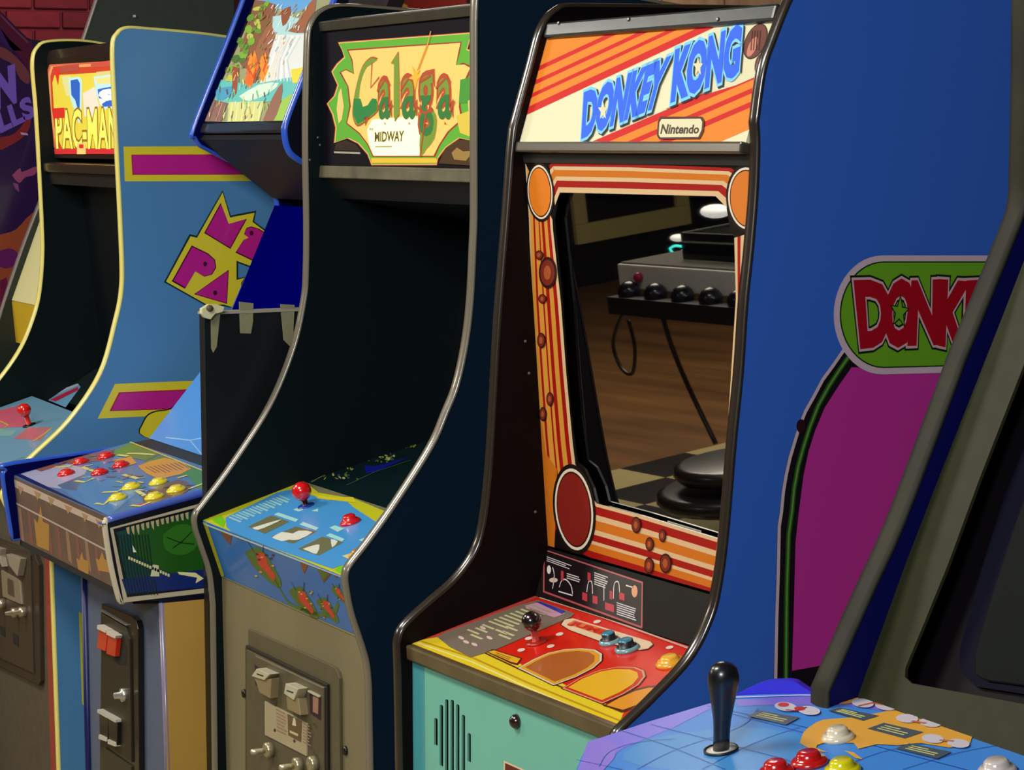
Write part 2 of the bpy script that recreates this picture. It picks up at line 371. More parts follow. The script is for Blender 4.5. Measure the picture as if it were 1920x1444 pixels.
ar.poly('px', [(0, 526), (12, 520), (20, 560), (0, 590)], (104, 14, 60), 5)
ar.build('side_print', ab)
# ================================================================ N: cabinet with slanted front between A and B
N = Cab('arcade_cabinet', -6.62, -5.98, .02, 2.28, 2.0, 'dark grey slant-fronted cabinet with a cream screen surround, mostly hidden behind the yellow-edged blue cabinet')
gre = mat((58, 66, 60), .5, grain=.08); edg = mat((120, 108, 104), .3)
N.side(True, [[(150, 120), (110, 260)], [(92, 310), (75, 370), (38, 468), (0, 582), (-30, 690)]], mat((24, 34, 26), .5), gre, edg, floor_y=1.66)
N.side(False, [[(204, -70), (182, 0), (157, 75), (130, 150)], [(190, 330), (100, 560)]], gre, gre, edg, floor_y=1.66)
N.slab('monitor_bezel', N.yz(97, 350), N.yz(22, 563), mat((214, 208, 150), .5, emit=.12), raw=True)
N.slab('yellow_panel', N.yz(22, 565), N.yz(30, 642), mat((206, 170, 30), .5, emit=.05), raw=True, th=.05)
N.slab('back_panel', (2.26, 1.9), (2.26, .05), gre, raw=True)
box('screw', (-5.98, 2.01, 1.965), (-5.977, 2.016, 1.971), mat((200, 200, 200), .3), N.root)
# ================================================================ B: blue cabinet with yellow edging, glowing marquee
Bc = Cab('arcade_cabinet', -5.87, -5.14, .02, 2.45, 1.9, 'light blue cabinet with pale yellow edging and a glowing red and yellow marquee', dy=-.03)
yel = mat((226, 214, 120), .3, coat=.4, emit=.04); blu = mat((84, 142, 192), .42, coat=.15, spec=.4); inn = mat((6, 20, 19), .5, spec=.16)
Bc.side(True, [[(210, 86), (150, 77), (90, 78), (68, 88), (58, 118), (64, 200), (70, 300), (76, 420), (77, 480), (71, 550), (58, 600), (36, 652), (0, 705), (-60, 775), (-110, 830)], [(-118, 860), (-100, 980)]], inn, blu, yel)
Bc.side(False, [[(520, 84), (430, 70), (370, 62), (280, 54), (240, 52), (222, 62), (213, 90), (217, 200), (222, 300), (227, 400), (231, 500), (229, 550), (219, 600), (190, 700), (130, 790), (60, 858), (20, 900), (4, 930)], [(30, 985), (95, 1010), (99, 1060)]], inn, blu, yel, floor_y=1.53)
# parts between the sides
bp, btop = Bc.slab('top_bar', (96, 96), (93, 114), mat((42, 30, 26), .3, coat=.4), th=.03, off=.006)
box('top_panel', (-5.85, 1.76, 1.862), (-5.16, 2.4, 1.876), mat((30, 30, 26), .5), Bc.root)
mp_, mo = Bc.slab('marquee', (88, 112), (103, 296), mat((40, 26, 18), .35), th=.02)
ma = Art(mp_, .6, emit=.6, coat=0)
_um = ma.uvpoly; ma.uvpoly = lambda p_, c_, l_, e=None: _um(p_, c_, l_, (.5 if e is None else e*.5))
def rr(x0, y0, x1, y1, dx, sk=0.0):                       # rounded marquee outline in z-crop pixels spanning z1 / z2
    return [(x0+dx, y0), (x1, y0-(x1-x0)*.055), (x1+2, y1), (x0+dx*2.6+8, y1), (x0+8+dx, y1-14), (x0+3, (y0+y1)/2), (x0, y0+14)]
ma.poly('px', rr(88, 121, 226, 289, 5), (206, 96, 64), 1, e=.55)
ma.poly('px', rr(91, 124, 226, 286, 5), (226, 150, 92), 2, e=.7)
ma.poly('px', rr(95, 129, 226, 281, 4), (196, 60, 26), 3, e=.6)
ma.poly('px', rr(99, 141, 226, 278, 4), (214, 196, 60), 4, e=.85)
ma.poly('z1', [(800, 1000), (1190, 960), (1190, 1060), (810, 1110)], (176, 70, 54), 5, e=.6)
ma.poly('z1', [(1370, 950), (1760, 890), (1760, 990), (1370, 1010)], (190, 74, 56), 5, e=.7)
ma.poly('z1', [(820, 1010), (900, 1010), (900, 1090), (880, 1280), (830, 1090)], (214, 40, 16), 6, e=.7)
ma.poly('z1', [(930, 1150), (1060, 1130), (1160, 1440), (1000, 1440)], (206, 204, 140), 5, e=.9)
ma.poly('z1', [(1450, 1080), (1760, 1050), (1760, 1250), (1450, 1290)], (206, 190, 120), 5, e=.9)
for q, col, ly in (([(1030, 1160), (1100, 1150), (1200, 1170), (1210, 1440)], (170, 220, 226), 6),):
    ma.poly('a1', [(415, 470), (475, 460), (495, 480), (492, 700), (478, 745), (450, 660), (425, 590)], (176, 216, 222), 6, e=.9)
    ma.poly('a1', [(428, 482), (470, 474), (484, 500), (482, 690), (455, 600), (432, 570)], (34, 92, 190), 7, e=.7)
ma.poly('a1', [(565, 460), (720, 440), (720, 650), (620, 655), (580, 560)], (176, 214, 226), 6, e=.9)
ma.poly('a1', [(572, 470), (720, 450), (720, 500), (588, 505)], (220, 206, 130), 7, e=.9)
ma.poly('a1', [(590, 535), (720, 510), (720, 635), (625, 640), (600, 600)], (40, 96, 200), 7, e=.7)
ma.text('a1', 's', (610, 548), (690, 540), (690, 625), (620, 630), (220, 232, 240), 8, .06, e=1.)
ma.poly('a1', [(500, 560), (570, 520), (600, 640), (560, 700), (510, 700)], (216, 206, 190), 6, e=.95)
ma.text('a1', 'PAC-MAN', (335, 668), (712, 650), (714, 890), (345, 888), (150, 104, 20), 8, .06, e=.5)
ma.text('a1', 'PAC-MAN', (335, 668), (712, 650), (714, 890), (345, 888), (232, 222, 96), 9, .02, e=1.)
ma.poly('a1', [(318, 650), (392, 645), (392, 706), (330, 712)], (206, 34, 22), 10, e=.7)
ma.poly('a1', [(330, 895), (720, 893), (720, 922), (335, 925)], (198, 34, 40), 10, e=.7)
ma.poly('a1', [(470, 858), (520, 858), (522, 925), (468, 925)], (232, 190, 110), 11, e=.9)
ma.poly('a1', [(482, 866), (508, 866), (508, 890), (482, 890)], (206, 30, 18), 12, e=.8)
ma.build('backlit_print', mo)
Bc.slab('marquee_trim', (86, 305), (88, 322), mat((84, 72, 58), .22, metal=.6), th=.03, off=.008, bev=.004)
Bc.slab('speaker_board', (90, 320), (96, 345), mat((22, 20, 18), .5))
Bc.slab('monitor_shroud', (150, 345), (195, 700), mat((4, 10, 14), .35))
scr, so = Bc.slab('monitor_glass', (180, 690), (100, 722+22), mat((22, 34, 34), .25, coat=.6))
cp, co = Bc.slab('control_panel', (58, 742), (-118, 806), mat((112, 160, 190), .35, coat=.4), th=.02)
ca = Art(cp, .35)
ca.poly('a3', [(0, 270), (150, 235), (150, 300), (220, 390), (0, 400)], (208, 92, 120), 1)
ca.poly('a3', [(-200, 300), (0, 270), (0, 400), (-200, 420)], (96, 160, 190), 1)
ca.poly('a3', [(200, 400), (370, 395), (300, 490), (100, 480)], (196, 110, 124), 1)
ca.poly('a3', [(0, 410), (120, 420), (80, 460), (0, 460)], (128, 178, 178), 1)
ca.line('a3', [(0, 350), (60, 380), (0, 420)], .004, (206, 190, 80), 2)
ca.line('a3', [(240, 500), (330, 440), (380, 400)], .006, (212, 186, 70), 2)
ca.build('printed_overlay', co)
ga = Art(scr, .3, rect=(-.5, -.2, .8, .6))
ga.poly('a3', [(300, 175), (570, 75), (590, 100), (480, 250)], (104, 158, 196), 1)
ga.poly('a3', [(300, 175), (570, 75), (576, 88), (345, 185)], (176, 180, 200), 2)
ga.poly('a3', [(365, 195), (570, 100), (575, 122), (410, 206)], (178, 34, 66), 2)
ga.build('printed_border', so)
joystick(Bc, cp, (55, 798), (51, 768), .0158, (216, 26, 18), (200, 30, 24), .006)
Bc.slab('control_panel_edge', (-118, 806), (-116, 816), mat((178, 164, 190), .3), th=.012, off=.003)
Bc.slab('lower_front_panel', (1.555, .93), (1.562, .05), mat((84, 76, 62), .5, grain=.12), th=.02, raw=True)
fp = Bc.pane((1.555, .93), (1.562, .05), raw=True)
fa = Art(fp, .4)
fa.poly('a4', [(272, 130), (300, 140), (345, 1460), (312, 1460)], (158, 62, 50), 2)
fa.poly('a4', [(300, 140), (325, 150), (368, 1460), (345, 1460)], (206, 178, 70), 2)
fa.build('stripes', Bc.root)
d = prism('coin_door', fp, 'a4', [(-120, -20), (210, 110), (240, 130), (262, 190), (272, 900), (262, 925), (-120, 740)], .010, mat((64, 54, 44), .4, metal=.3, grain=.1), Bc.root)
def bit(nm, k, pts, h, c, pane, par, **kw): return prism(nm, pane, k, pts, h, mat(c, **kw), par)
bit('door_leaf', 'a4', [(-120, -10), (205, 105), (222, 130), (240, 850), (-120, 690)], .014, (74, 64, 52), fp, d, rough=.4, metal=.3)
bit('coin_slot', 'a4', [(22, 75), (75, 90), (72, 130), (85, 200), (45, 130)], .028, (148, 136, 118), fp, d, rough=.4)
bit('coin_slot', 'a4', [(110, 120), (200, 150), (180, 255), (130, 190)], .028, (150, 138, 120), fp, d, rough=.4)
q = bit('coin_plate', 'a4', [(52, 220), (165, 285), (178, 430), (62, 380)], .018, (150, 138, 116), fp, d, rough=.4, metal=.3)
bit('plate_mark', 'a4', [(95, 268), (130, 285), (138, 385), (98, 365)], .0195, (84, 70, 54), fp, d, rough=.4)
for x, y in ((65, 425), (150, 480), (195, 475)):
    lathe('lock', [(.012, .01), (.012, .03), (.006, .032), (.004, .045), (.001, .045)], fp.mtx(fp.at(*C_('a4', [(x, y)])[0])), mat((170, 158, 138), .3, metal=.7), d, 14)
for pts in ([(38, 560), (68, 570), (70, 630), (42, 610)], [(118, 600), (150, 620), (152, 690), (120, 665)]): bit('coin_return', 'a4', pts, .0155, (14, 12, 10), fp, d, rough=.7)
# side art
sp = Pane((-5.1399, 1.4, 1.9), (-5.1399, 1.4, 0.02), (-5.1399, 2.45, 1.9)); sa = Art(sp, .4, rect=(0, 0, 1.05, 1.88))
Y_, M_ = (240, 222, 50), (204, 30, 146)
sa.g = 'stripe#1'; sa.poly('px', [(231.5, 275), (372, 274.4), (620, 274), (640, 339), (233.8, 340)], Y_, 1); sa.poly('px', [(246, 290), (610, 289), (625, 327), (248, 328)], (186, 30, 60), 2); sa.poly('px', [(248, 291.5), (610, 290), (625, 325.5), (250, 326.5)], M_, 3)
sa.g = 'stripe#2'; sa.poly('px', [(215.6, 720), (376.6, 713.4), (560, 706), (480, 774), (269, 781), (183, 785)], Y_, 1); sa.poly('px', [(223, 735.5), (540, 722), (480, 763), (205, 771)], (186, 30, 60), 2); sa.poly('px', [(225, 737.5), (530, 725), (475, 761), (209, 769.5)], M_, 3)
sa.poly('a2', [(850, 1260), (880, 1210), (930, 1185), (1020, 1170), (1100, 1110), (1230, 1090), (1230, 1400), (860, 1340)], (30, 30, 20), 4, sm=4); sa.poly('a2', [(858, 1262), (886, 1216), (934, 1192), (1024, 1176), (1104, 1118), (1230, 1100), (1230, 1400), (866, 1340)], Y_, 5, sm=4)
oy = [(417, 357), (432, 404), (480, 395), (476, 415), (499, 432), (499, 505), (470, 502), (446, 493), (446, 522), (462, 518), (455, 530), (450, 580), (419, 574), (389, 575), (307, 529), (355, 439), (368, 442)]
sa.g = 'lettering'; sa.poly('px', oy, (16, 54, 50), 4)
iy = [(417, 361), (431, 408), (477, 399), (473, 416), (497, 434), (497, 502), (470, 499), (443, 489), (443, 525), (458, 521), (452, 530), (448, 580), (419, 571), (389, 572), (311, 528), (357, 443), (369, 446)]
sa.poly('px', iy, Y_, 5)
def letter(pts, dot=None):
    cx = sum(p[0] for p in pts)/len(pts); cy = sum(p[1] for p in pts)/len(pts)
    sa.poly('px', [(cx+(x-cx)*1.07, cy+(y-cy)*1.07) for x, y in pts], (74, 10, 40), 6); sa.poly('px', pts, M_, 7)
    if dot: sa.ell('px', dot[0], dot[1], 3.6, 4.6, (74, 10, 40), 8)
letter([(414, 383), (428, 420), (460, 411), (431, 464), (385, 436)])
letter([(462, 429), (470, 426), (484, 430), (497, 438), (497, 470), (472, 486), (443, 472), (457, 450), (466, 446), (458, 440)], (471, 437))
letter([(360, 463), (389, 477), (401, 488), (403, 502), (396, 514), (382, 518), (366, 508), (348, 539), (325, 526)], (384, 495))
letter([(427, 508), (424, 568), (366, 551)], (403, 549))
letter([(440, 568), (444, 556), (452, 548), (462, 545), (470, 560), (460, 590), (444, 590)])
for y0_, y1_, x_ in ((478, 1060, 480),) if not setattr(sa, 'g', 'stripe#3') else ((231, 262, 445), (478, 1060, 480)):
    sa.poly('a4', [(x_, y0_), (505, y0_+15), (520, y1_), (500, y1_-20)], (204, 200, 60), 2)
sa.build('side_print', Bc.right)
# ================================================================ C: two-player cabinet with waterfall marquee
Cc = Cab('arcade_cabinet', -5.03, -4.25, .02, 2.12, 2.1, 'dark blue cabinet with a waterfall marquee and a wide box of red and yellow buttons')
cbl = mat((40, 86, 200), .3, coat=.4); cin = mat((2, 4, 70), .8, spec=.05); cout = mat((30, 36, 60), .5)
Cc.side(True, [[(500, -130), (452, 0), (420, 84), (359, 240), (361, 258), (370, 272)], [(375, 275), (487, 334), (505, 352), (514, 375), (514, 398), (494, 445), (441, 566), (376, 718)], [(376, 718), (330, 775), (275, 828), (262, 833)], [(262, 833), (20, 868), (7, 880), (3, 900), (20, 1010)]], cin, cout, cbl, foot=.828, floor_y=1.52)
Cc.side(False, [[(655, 330), (653, -40), (646, -44)], [(646, -44), (640, -20), (568, 160), (543, 225), (539, 250), (546, 280), (565, 297)], [(690, 360), (700, 400), (560, 760), (470, 905)], [(470, 905), (383, 930), (204, 980), (200, 988), (212, 1060), (226, 1128)], [(226, 1129), (303, 1126)], [(304, 1130), (315, 1444)]], mat((8, 10, 20), .4), mat((8, 8, 26), .4), cbl, mold=False)
q_ = on(305, 1129, 0, -4.25)
box('lower_side_panel', (-4.25, q_.y+.002, .03), (-4.2475, 2.1, q_.z-.002), mat((186, 144, 62), .6, grain=.05, scale=6), Cc.root)
# inner face trim of the right marquee cheek, gold body side below is the side panel itself
a = [on(x, y, 0, -4.25) for x, y in spline([(640, -20), (568, 160), (543, 225), (539, 250), (546, 280), (565, 297), (640, 333)], 6)]
tube('edge_molding', [(p.x-.01, p.y, p.z) for p in a], .0085, cbl, Cc.root)
a = [on(x, y, 0, -4.25) for x, y in spline([(640, 852), (470, 905), (383, 925), (215, 974), (203, 980), (201, 990), (212, 1060), (227, 1122), (234, 1126)], 6)]
tube('edge_molding', [(p.x-.007, p.y, p.z) for p in a[:20]], .0075, mat((76, 100, 190), .3, coat=.4), Cc.root); tube('edge_molding', [(p.x-.007, p.y, p.z) for p in a[19:]], .0075, mat((196, 186, 160), .35, coat=.2), Cc.root)
a = [on(x, y, 0, -4.25) for x, y in ((303.5, 1131), (315, 1444), (321, 1700))]
tube('edge_molding', [(p.x-.004, p.y+.002, p.z) for p in a], .007, mat((128, 118, 140), .3, coat=.3), Cc.root)
mp_, mo = Cc.slab('marquee', (500, -58), (383, 230), mat((36, 30, 34), .35), th=.03)
wa = Art(mp_, .6, emit=.26, coat=0)
wa.poly('a1', [(1640, -200), (1225, 727), (1705, 745), (1900, 300), (2100, -200)], (150, 150, 110), 1)
wa.poly('a1', [(1560, -200), (1530, 0), (1640, 40), (1760, 80), (1900, 30), (1900, -200)], (96, 160, 214), 2)
wa.poly('a1', [(1530, 0), (1660, 30), (1640, 130), (1600, 260), (1570, 340), (1500, 420), (1430, 360), (1480, 180)], (130, 84, 56), 3, sm=2)
wa.poly('a1', [(1640, 110), (1560, 240), (1490, 440), (1530, 500), (1600, 400), (1650, 250)], (150, 96, 66), 4, sm=2)
for i in range(26):
    t = i/25; x = 1560-190*t+random.uniform(-40, 40); y = 30+480*t+random.uniform(-20, 20)
    wa.ell('a1', x, y, random.uniform(18, 38), random.uniform(12, 24), random.choice([(120, 168, 50), (96, 140, 40), (180, 190, 80), (70, 110, 40)]), 5+i % 3, random.uniform(0, 3), n=7)
wa.poly('a1', [(1640, 100), (1720, 90), (1780, 110), (1870, 130), (1870, 210), (1660, 220)], (170, 210, 212), 5, sm=2)
wa.poly('a1', [(1690, 70), (1745, 40), (1740, 110), (1700, 160)], (140, 76, 46), 7, sm=2)
wa.poly('a1', [(1730, 190), (1790, 130), (1860, 20), (1900, 0), (1880, 120), (1840, 200)], (150, 92, 60), 6, sm=2)
wa.poly('a1', [(1660, 210), (1830, 210), (1820, 470), (1700, 500), (1560, 510), (1590, 420)], (216, 220, 216), 6)
for i in range(9): wa.line('a1', [(1680+i*16, 220), (1640+i*16-5*i, 360), (1590+i*20, 490)], .004, random.choice([(240, 244, 240), (190, 200, 204), (226, 214, 200)]), 8)
for i in range(14):
    x = 1460+random.uniform(0, 120); y = 390+random.uniform(-20, 110)
    wa.poly('a1', [(x, y), (x+20, y-70), (x+38, y-10), (x+20, y+40)], random.choice([(232, 104, 26), (240, 140, 40), (196, 70, 24)]), 8+i % 3)
wa.poly('a1', [(1330, 480), (1450, 500), (1570, 500), (1860, 450), (1830, 540), (1780, 600), (1400, 620), (1290, 620)], (96, 186, 178), 7, sm=2)
wa.poly('a1', [(1440, 580), (1560, 510), (1680, 500), (1620, 560), (1500, 610)], (206, 226, 206), 9, sm=2)
wa.poly('a1', [(1750, 420), (1860, 400), (1840, 500), (1760, 500)], (222, 206, 60), 9)
wa.poly('a1', [(1380, 615), (1590, 610), (1560, 735), (1370, 735)], (206, 206, 130), 9)
for i in range(6): wa.line('a1', [(1400+i*34, 620), (1385+i*34, 730)], .0035, (236, 232, 170), 10)
wa.poly('a1', [(1290, 600), (1370, 620), (1330, 735), (1235, 725)], (134, 96, 84), 9)
wa.line('a1', [(1300, 610), (1262, 720)], .004, (80, 60, 50), 10); wa.line('a1', [(1340, 620), (1300, 730)], .004, (190, 150, 120), 10)
wa.poly('a1', [(1580, 735), (1640, 590), (1700, 500), (1690, 620), (1640, 740)], (140, 96, 76), 10, sm=2)
wa.poly('a1', [(1640, 740), (1700, 600), (1800, 540), (1740, 742)], (150, 190, 76), 9)
wa.poly('a1', [(1400, 400), (1440, 410), (1425, 560), (1400, 590)], (150, 70, 40), 10)
wa.poly('a1', [(1300, 540), (1400, 520), (1380, 580), (1310, 610)], (70, 150, 186), 10, sm=2)
rnd = random.Random(3)
for i in range(170):
    t = rnd.random(); y = 20+t*690; xl__ = 1530-y*.43; x = xl__+20+rnd.random()*330
    if y < 380 and x > 1640: pal = [(226, 236, 236), (150, 190, 200), (232, 226, 206), (180, 130, 90)]
    elif y < 430: pal = [(96, 60, 40), (166, 112, 76), (120, 132, 50), (84, 120, 40), (210, 150, 90)]
    elif y < 620: pal = [(70, 160, 150), (190, 222, 200), (120, 190, 140), (226, 206, 110), (90, 70, 50)]
    else: pal = [(180, 180, 110), (120, 90, 70), (226, 220, 150), (150, 180, 90)]
    l_ = rnd.uniform(14, 46); a__ = rnd.uniform(-.5, .25)+(.0 if y > 430 else -.35)
    wa.line('a1', [(x, y), (x+l_*math.sin(a__), y+l_*math.cos(a__))], rnd.uniform(.002, .005), rnd.choice(pal), 12+(i % 6)*.4)
wa.build('backlit_print', mo)
Cc.slab('marquee_trim', (383, 231), (376, 250), mat((40, 36, 36), .25, coat=.5), th=.03, off=.004, bev=.004)
Cc.slab('marquee_underside', (374, 262), (513, 372), mat((17, 13, 14), .5, spec=.3), th=.012)
Cc.slab('monitor_panel', (515, 385), (368, 745), mat((0, 1, 92), .9, spec=0), th=.012)
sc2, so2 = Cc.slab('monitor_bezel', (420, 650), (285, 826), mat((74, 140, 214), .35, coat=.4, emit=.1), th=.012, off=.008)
ba = Art(sc2, .3); ba.line('a3', [(1210, 470), (1390, 490), (1500, 470)], .003, (150, 196, 236), 1); ba.line('a3', [(1390, 490), (1500, 620)], .0025, (140, 186, 226), 1); ba.build('bezel_print', so2)
Cc.slab('bezel_ledge', (285, 822), (242, 832), mat((44, 46, 44), .5), th=.01)
# control box: top, front and the printed side cheek
x0, x1 = -5.01, -4.27
tp = Pane(on(246, 829, 0, x0), on(26, 892, 0, x0), on(246, 829, 0, x0)+Vector((x1-x0, 0, 0)))
cto = plate('control_panel', tp, [[(0, 0), (tp.w, 0), (tp.w, tp.h), (0, tp.h)]], .02, mat((90, 128, 180), .3, coat=.5), Cc.root, px=False)
ta = Art(tp, .3)
ta.poly('a3', [(130, 735), (400, 640), (640, 700), (560, 860), (330, 830), (250, 800)], (176, 176, 206), 1)
ta.poly('a3', [(420, 820), (620, 740), (1000, 780), (980, 900), (780, 1060), (600, 960)], (84, 138, 196), 1)
ta.poly('a3', [(240, 680), (640, 590), (840, 560), (760, 640), (500, 660), (300, 720)], (150, 96, 84), 2, sm=2)
ta.poly('a3', [(780, 590), (950, 510), (1180, 590), (1060, 640), (880, 600)], (104, 146, 52), 2)
ta.poly('a3', [(1060, 640), (1200, 600), (1495, 715), (1495, 900), (1380, 760), (1160, 720)], (86, 140, 60), 2)
ta.poly('a3', [(1010, 680), (1210, 620), (1400, 700), (1200, 770), (1080, 740)], (222, 158, 46), 3, sm=2)
ta.poly('a3', [(820, 640), (960, 610), (1000, 660), (900, 690)], (226, 160, 60), 3)
ta.poly('a3', [(1160, 830), (1300, 780), (1400, 820), (1350, 880), (1100, 960), (1040, 900)], (122, 92, 62), 3, sm=2)
ta.poly('a3', [(1000, 960), (1495, 850), (1495, 900), (1050, 1000)], (176, 86, 84), 2)
ta.poly('a3', [(800, 1070), (860, 1030), (1495, 900), (1495, 930)], (70, 110, 214), 3)
ta.bars('a3', (1060, 690), (1150, 740), (1330, 650), 9, (150, 100, 40), 4, .35)
for pts in ([(550, 790), (620, 800), (690, 770)], [(700, 955), (760, 965), (800, 930)], [(750, 875), (860, 870), (900, 850)], [(960, 970), (1030, 975), (1100, 945)], [(400, 690), (480, 690), (540, 670)], [(900, 745), (960, 760), (1010, 775)], [(930, 590), (1000, 590), (1130, 600)], [(860, 600), (940, 610)], [(1000, 860), (1060, 900)], [(600, 690), (690, 720)], [(1300, 770), (1370, 750)], [(1380, 850), (1490, 810)]):
    ta.line('a3', pts, .009, (232, 222, 130), 5)
ta.line('a3', [(950, 505), (1500, 722)], .004, (222, 206, 90), 5)
ta.line('a3', [(128, 742), (795, 1062)], .010, (24, 34, 90), 6); ta.line('a3', [(380, 880), (470, 922)], .010, (150, 24, 40), 7); ta.line('a3', [(560, 962), (650, 1004)], .010, (150, 24, 40), 7)
rnd = random.Random(5)
for i in range(60):
    x = rnd.uniform(300, 1450); y = 560+ (x-300)*.30+rnd.uniform(-60, 130)
    ta.line('a3', [(x, y), (x+rnd.uniform(20, 70), y+rnd.uniform(-14, 14))], rnd.uniform(.003, .007), rnd.choice([(206, 200, 110), (70, 90, 110), (150, 90, 70), (96, 140, 70), (214, 210, 200), (60, 110, 170)]), 5.2+(i % 5)*.3)
ta.build('printed_overlay', cto)
for x, y in ((590, 655), (775, 615), (485, 740), (730, 735), (885, 680)): button(Cc, tp, 'a3', x, y, .0185, (206, 24, 20), (224, 40, 34), .009)
for x, y in ((960, 840), (1160, 805), (860, 920), (1130, 912), (1290, 860)): button(Cc, tp, 'a3', x, y, .0195, (226, 206, 40), (236, 216, 60), .009)
f0 = Cc.yz(26, 894); f1 = Cc.yz(38, 1012)
fpn, fo = Cc.slab('control_box_front', f0, f1, mat((104, 84, 70), .45, grain=.15, scale=12), raw=True, th=.02)
fr = Art(fpn, .45)
fr.poly('a3', [(70, 760), (800, 1100), (790, 1140), (80, 820)], (196, 176, 158), 1)
for x, y, s_ in ((130, 850, 22), (250, 890, 26), (350, 930, 24), (470, 990, 30), (600, 1050, 22), (700, 1095, 26)): fr.poly('a3', [(x, y-30), (x+s_*2, y-8), (x+s_, y+40)], (172, 140, 104), 2)
fr.line('a3', [(115, 948), (790, 1300)], .004, (190, 170, 160), 3)
for x0_, y0_, w_, h_ in ((250, 1060, 110, 240), (560, 1350, 90, 120), (700, 1350, 110, 110)):
    fr.poly('a3', [(x0_, y0_), (x0_+w_*.25, y0_+h_*.15), (x0_+w_*.45, y0_-h_*.4), (x0_+w_*.6, y0_+h_*.1), (x0_+w_, y0_+h_*.2), (x0_+w_, y0_+h_), (x0_+w_*.2, y0_+h_*.85)], (176, 132, 66), 2)
for x in range(130, 760, 70): fr.poly('a3', [(x, 900+x*.5), (x+24, 930+x*.5), (x+50, 1180+x*.45), (x+20, 1150+x*.45)], random.choice([(128, 84, 76), (150, 116, 90), (96, 78, 66)]), 1)
fr.build('printed_overlay', fo)
Cc.slab('control_box_base', f1, (f1[0]+.12, f1[1]-.012), mat((20, 18, 18), .6), raw=True)
ck = Pane((x1+.0203, 1.36, .98), (x1+.0203, 1.36, .80), (x1+.0203, 1.95, .98)); ckA = Art(ck, .4, rect=(-.1, -.1, .6, .3))
ckA.poly('px', [(206, 990), (383, 942), (700, 860), (700, 1075), (383, 1112), (232, 1130)], (190, 178, 150), 1)
ckA.poly('px', [(212, 992), (383, 948), (700, 866), (700, 1060), (383, 1103), (238, 1120)], (12, 14, 16), 2)
ckA.poly('px', [(218, 998), (383, 952), (700, 870), (700, 1050), (383, 1096), (242, 1112)], (14, 66, 62), 3)
ckA.poly('a3', [(960, 1180), (1060, 1130), (1340, 1070), (1490, 1040), (1490, 1444), (1250, 1460), (1100, 1380), (980, 1320)], (26, 84, 18), 4, sm=2)
ckA.poly('a3', [(1190, 1180), (1290, 1110), (1400, 1120), (1440, 1260), (1330, 1330), (1210, 1290)], (44, 112, 26), 5, sm=3)
ckA.line('a3', [(1260, 1280), (1330, 1230), (1400, 1160)], .002, (16, 50, 14), 6); ckA.line('a3', [(1220, 1200), (1320, 1240), (1420, 1250)], .002, (16, 50, 14), 6)
for x in range(860, 1100, 22): ckA.line('a3', [(x, 1180), (x+34, 1444), (x+70, 1620)], .0022, (10, 40, 34), 6)
for i in range(13): ckA.poly('a3', [(920+i*36, 1130-i*9), (945+i*36, 1122-i*9), (945+i*36, 1190-i*9+random.uniform(-30, 30)), (930+i*36, 1170-i*9)], (184, 170, 120), 6)
ckA.poly('a4', [(740, 280), (1245, 220), (1245, 330), (770, 370)], (16, 40, 110), 5)
for i in range(16): ckA.poly('a4', [(780+i*16, 140+i*7), (792+i*16, 142+i*7), (792+i*16, 160+i*7), (780+i*16, 158+i*7)], (214, 214, 150), 7)
ckA.poly('a4', [(1080, 235), (1190, 240), (1240, 275), (1190, 305), (1200, 270), (1090, 250)], (230, 226, 160), 7); ckA.poly('a4', [(930, 190), (965, 195), (970, 262), (915, 262)], (210, 210, 170), 7); ckA.poly('a4', [(805, 70), (830, 115), (810, 115)], (230, 230, 220), 7)
ckA.build('side_print', Cc.right)
yl = on(305, 1129, 0, -4.25).y; xl_ = on(160, 1086, 1, yl).x
lp = Pane((xl_, yl, .83), (xl_, yl, .03), (-4.2501, yl, .83))
lo = plate('lower_front_panel', lp, [[(0, 0), (lp.w, 0), (lp.w, lp.h), (0, lp.h)]], .02, mat((84, 94, 116), .5, grain=.05), Cc.root, px=False)
box('lower_side_panel', (xl_-.0, yl+.02, .03), (xl_+.02, 2.3, .82), mat((20, 26, 70), .5), Cc.root)
tube('edge_molding', [(xl_+.004, yl-.002, .03), (xl_+.004, yl-.002, .82)], .008, mat((16, 18, 84), .4), Cc.root)
cd = prism('coin_door', lp, 'a4', [(655, 425), (840, 500), (866, 530), (878, 580), (884, 1444), (884, 1800), (640, 1800)], .012, mat((26, 24, 22), .3, coat=.4, metal=.4), Cc.root)
bit('door_leaf', 'a4', [(662, 480), (815, 570), (838, 640), (850, 1392), (672, 1270)], .016, (56, 52, 40), lp, cd, rough=.4, metal=.4)
bit('door_leaf', 'a4', [(680, 1300), (845, 1415), (850, 1800), (685, 1800)], .016, (70, 64, 50), lp, cd, rough=.4, metal=.4)
bit('trim_strip', 'a4', [(662, 458), (822, 550), (822, 560), (662, 470)], .0175, (170, 166, 160), lp, cd, rough=.25, metal=.8)
bit('recess', 'a4', [(740, 600), (800, 600), (825, 680), (820, 800), (780, 800), (745, 770)], .0165, (12, 10, 8), lp, cd, rough=.7)
for x, y in ((660, 572), (718, 606)):
    c_ = bit('coin_button', 'a4', [(x+20, y), (x+72, y+22), (x+60, y+140), (x+8, y+122)], .026, (196, 44, 22), lp, cd, rough=.2, coat=.8, emit=.06)
    bit('button_cap', 'a4', [(x+22, y-22), (x+80, y+10), (x+74, y+28), (x+20, y+2)], .030, (206, 196, 180), lp, cd, rough=.3)
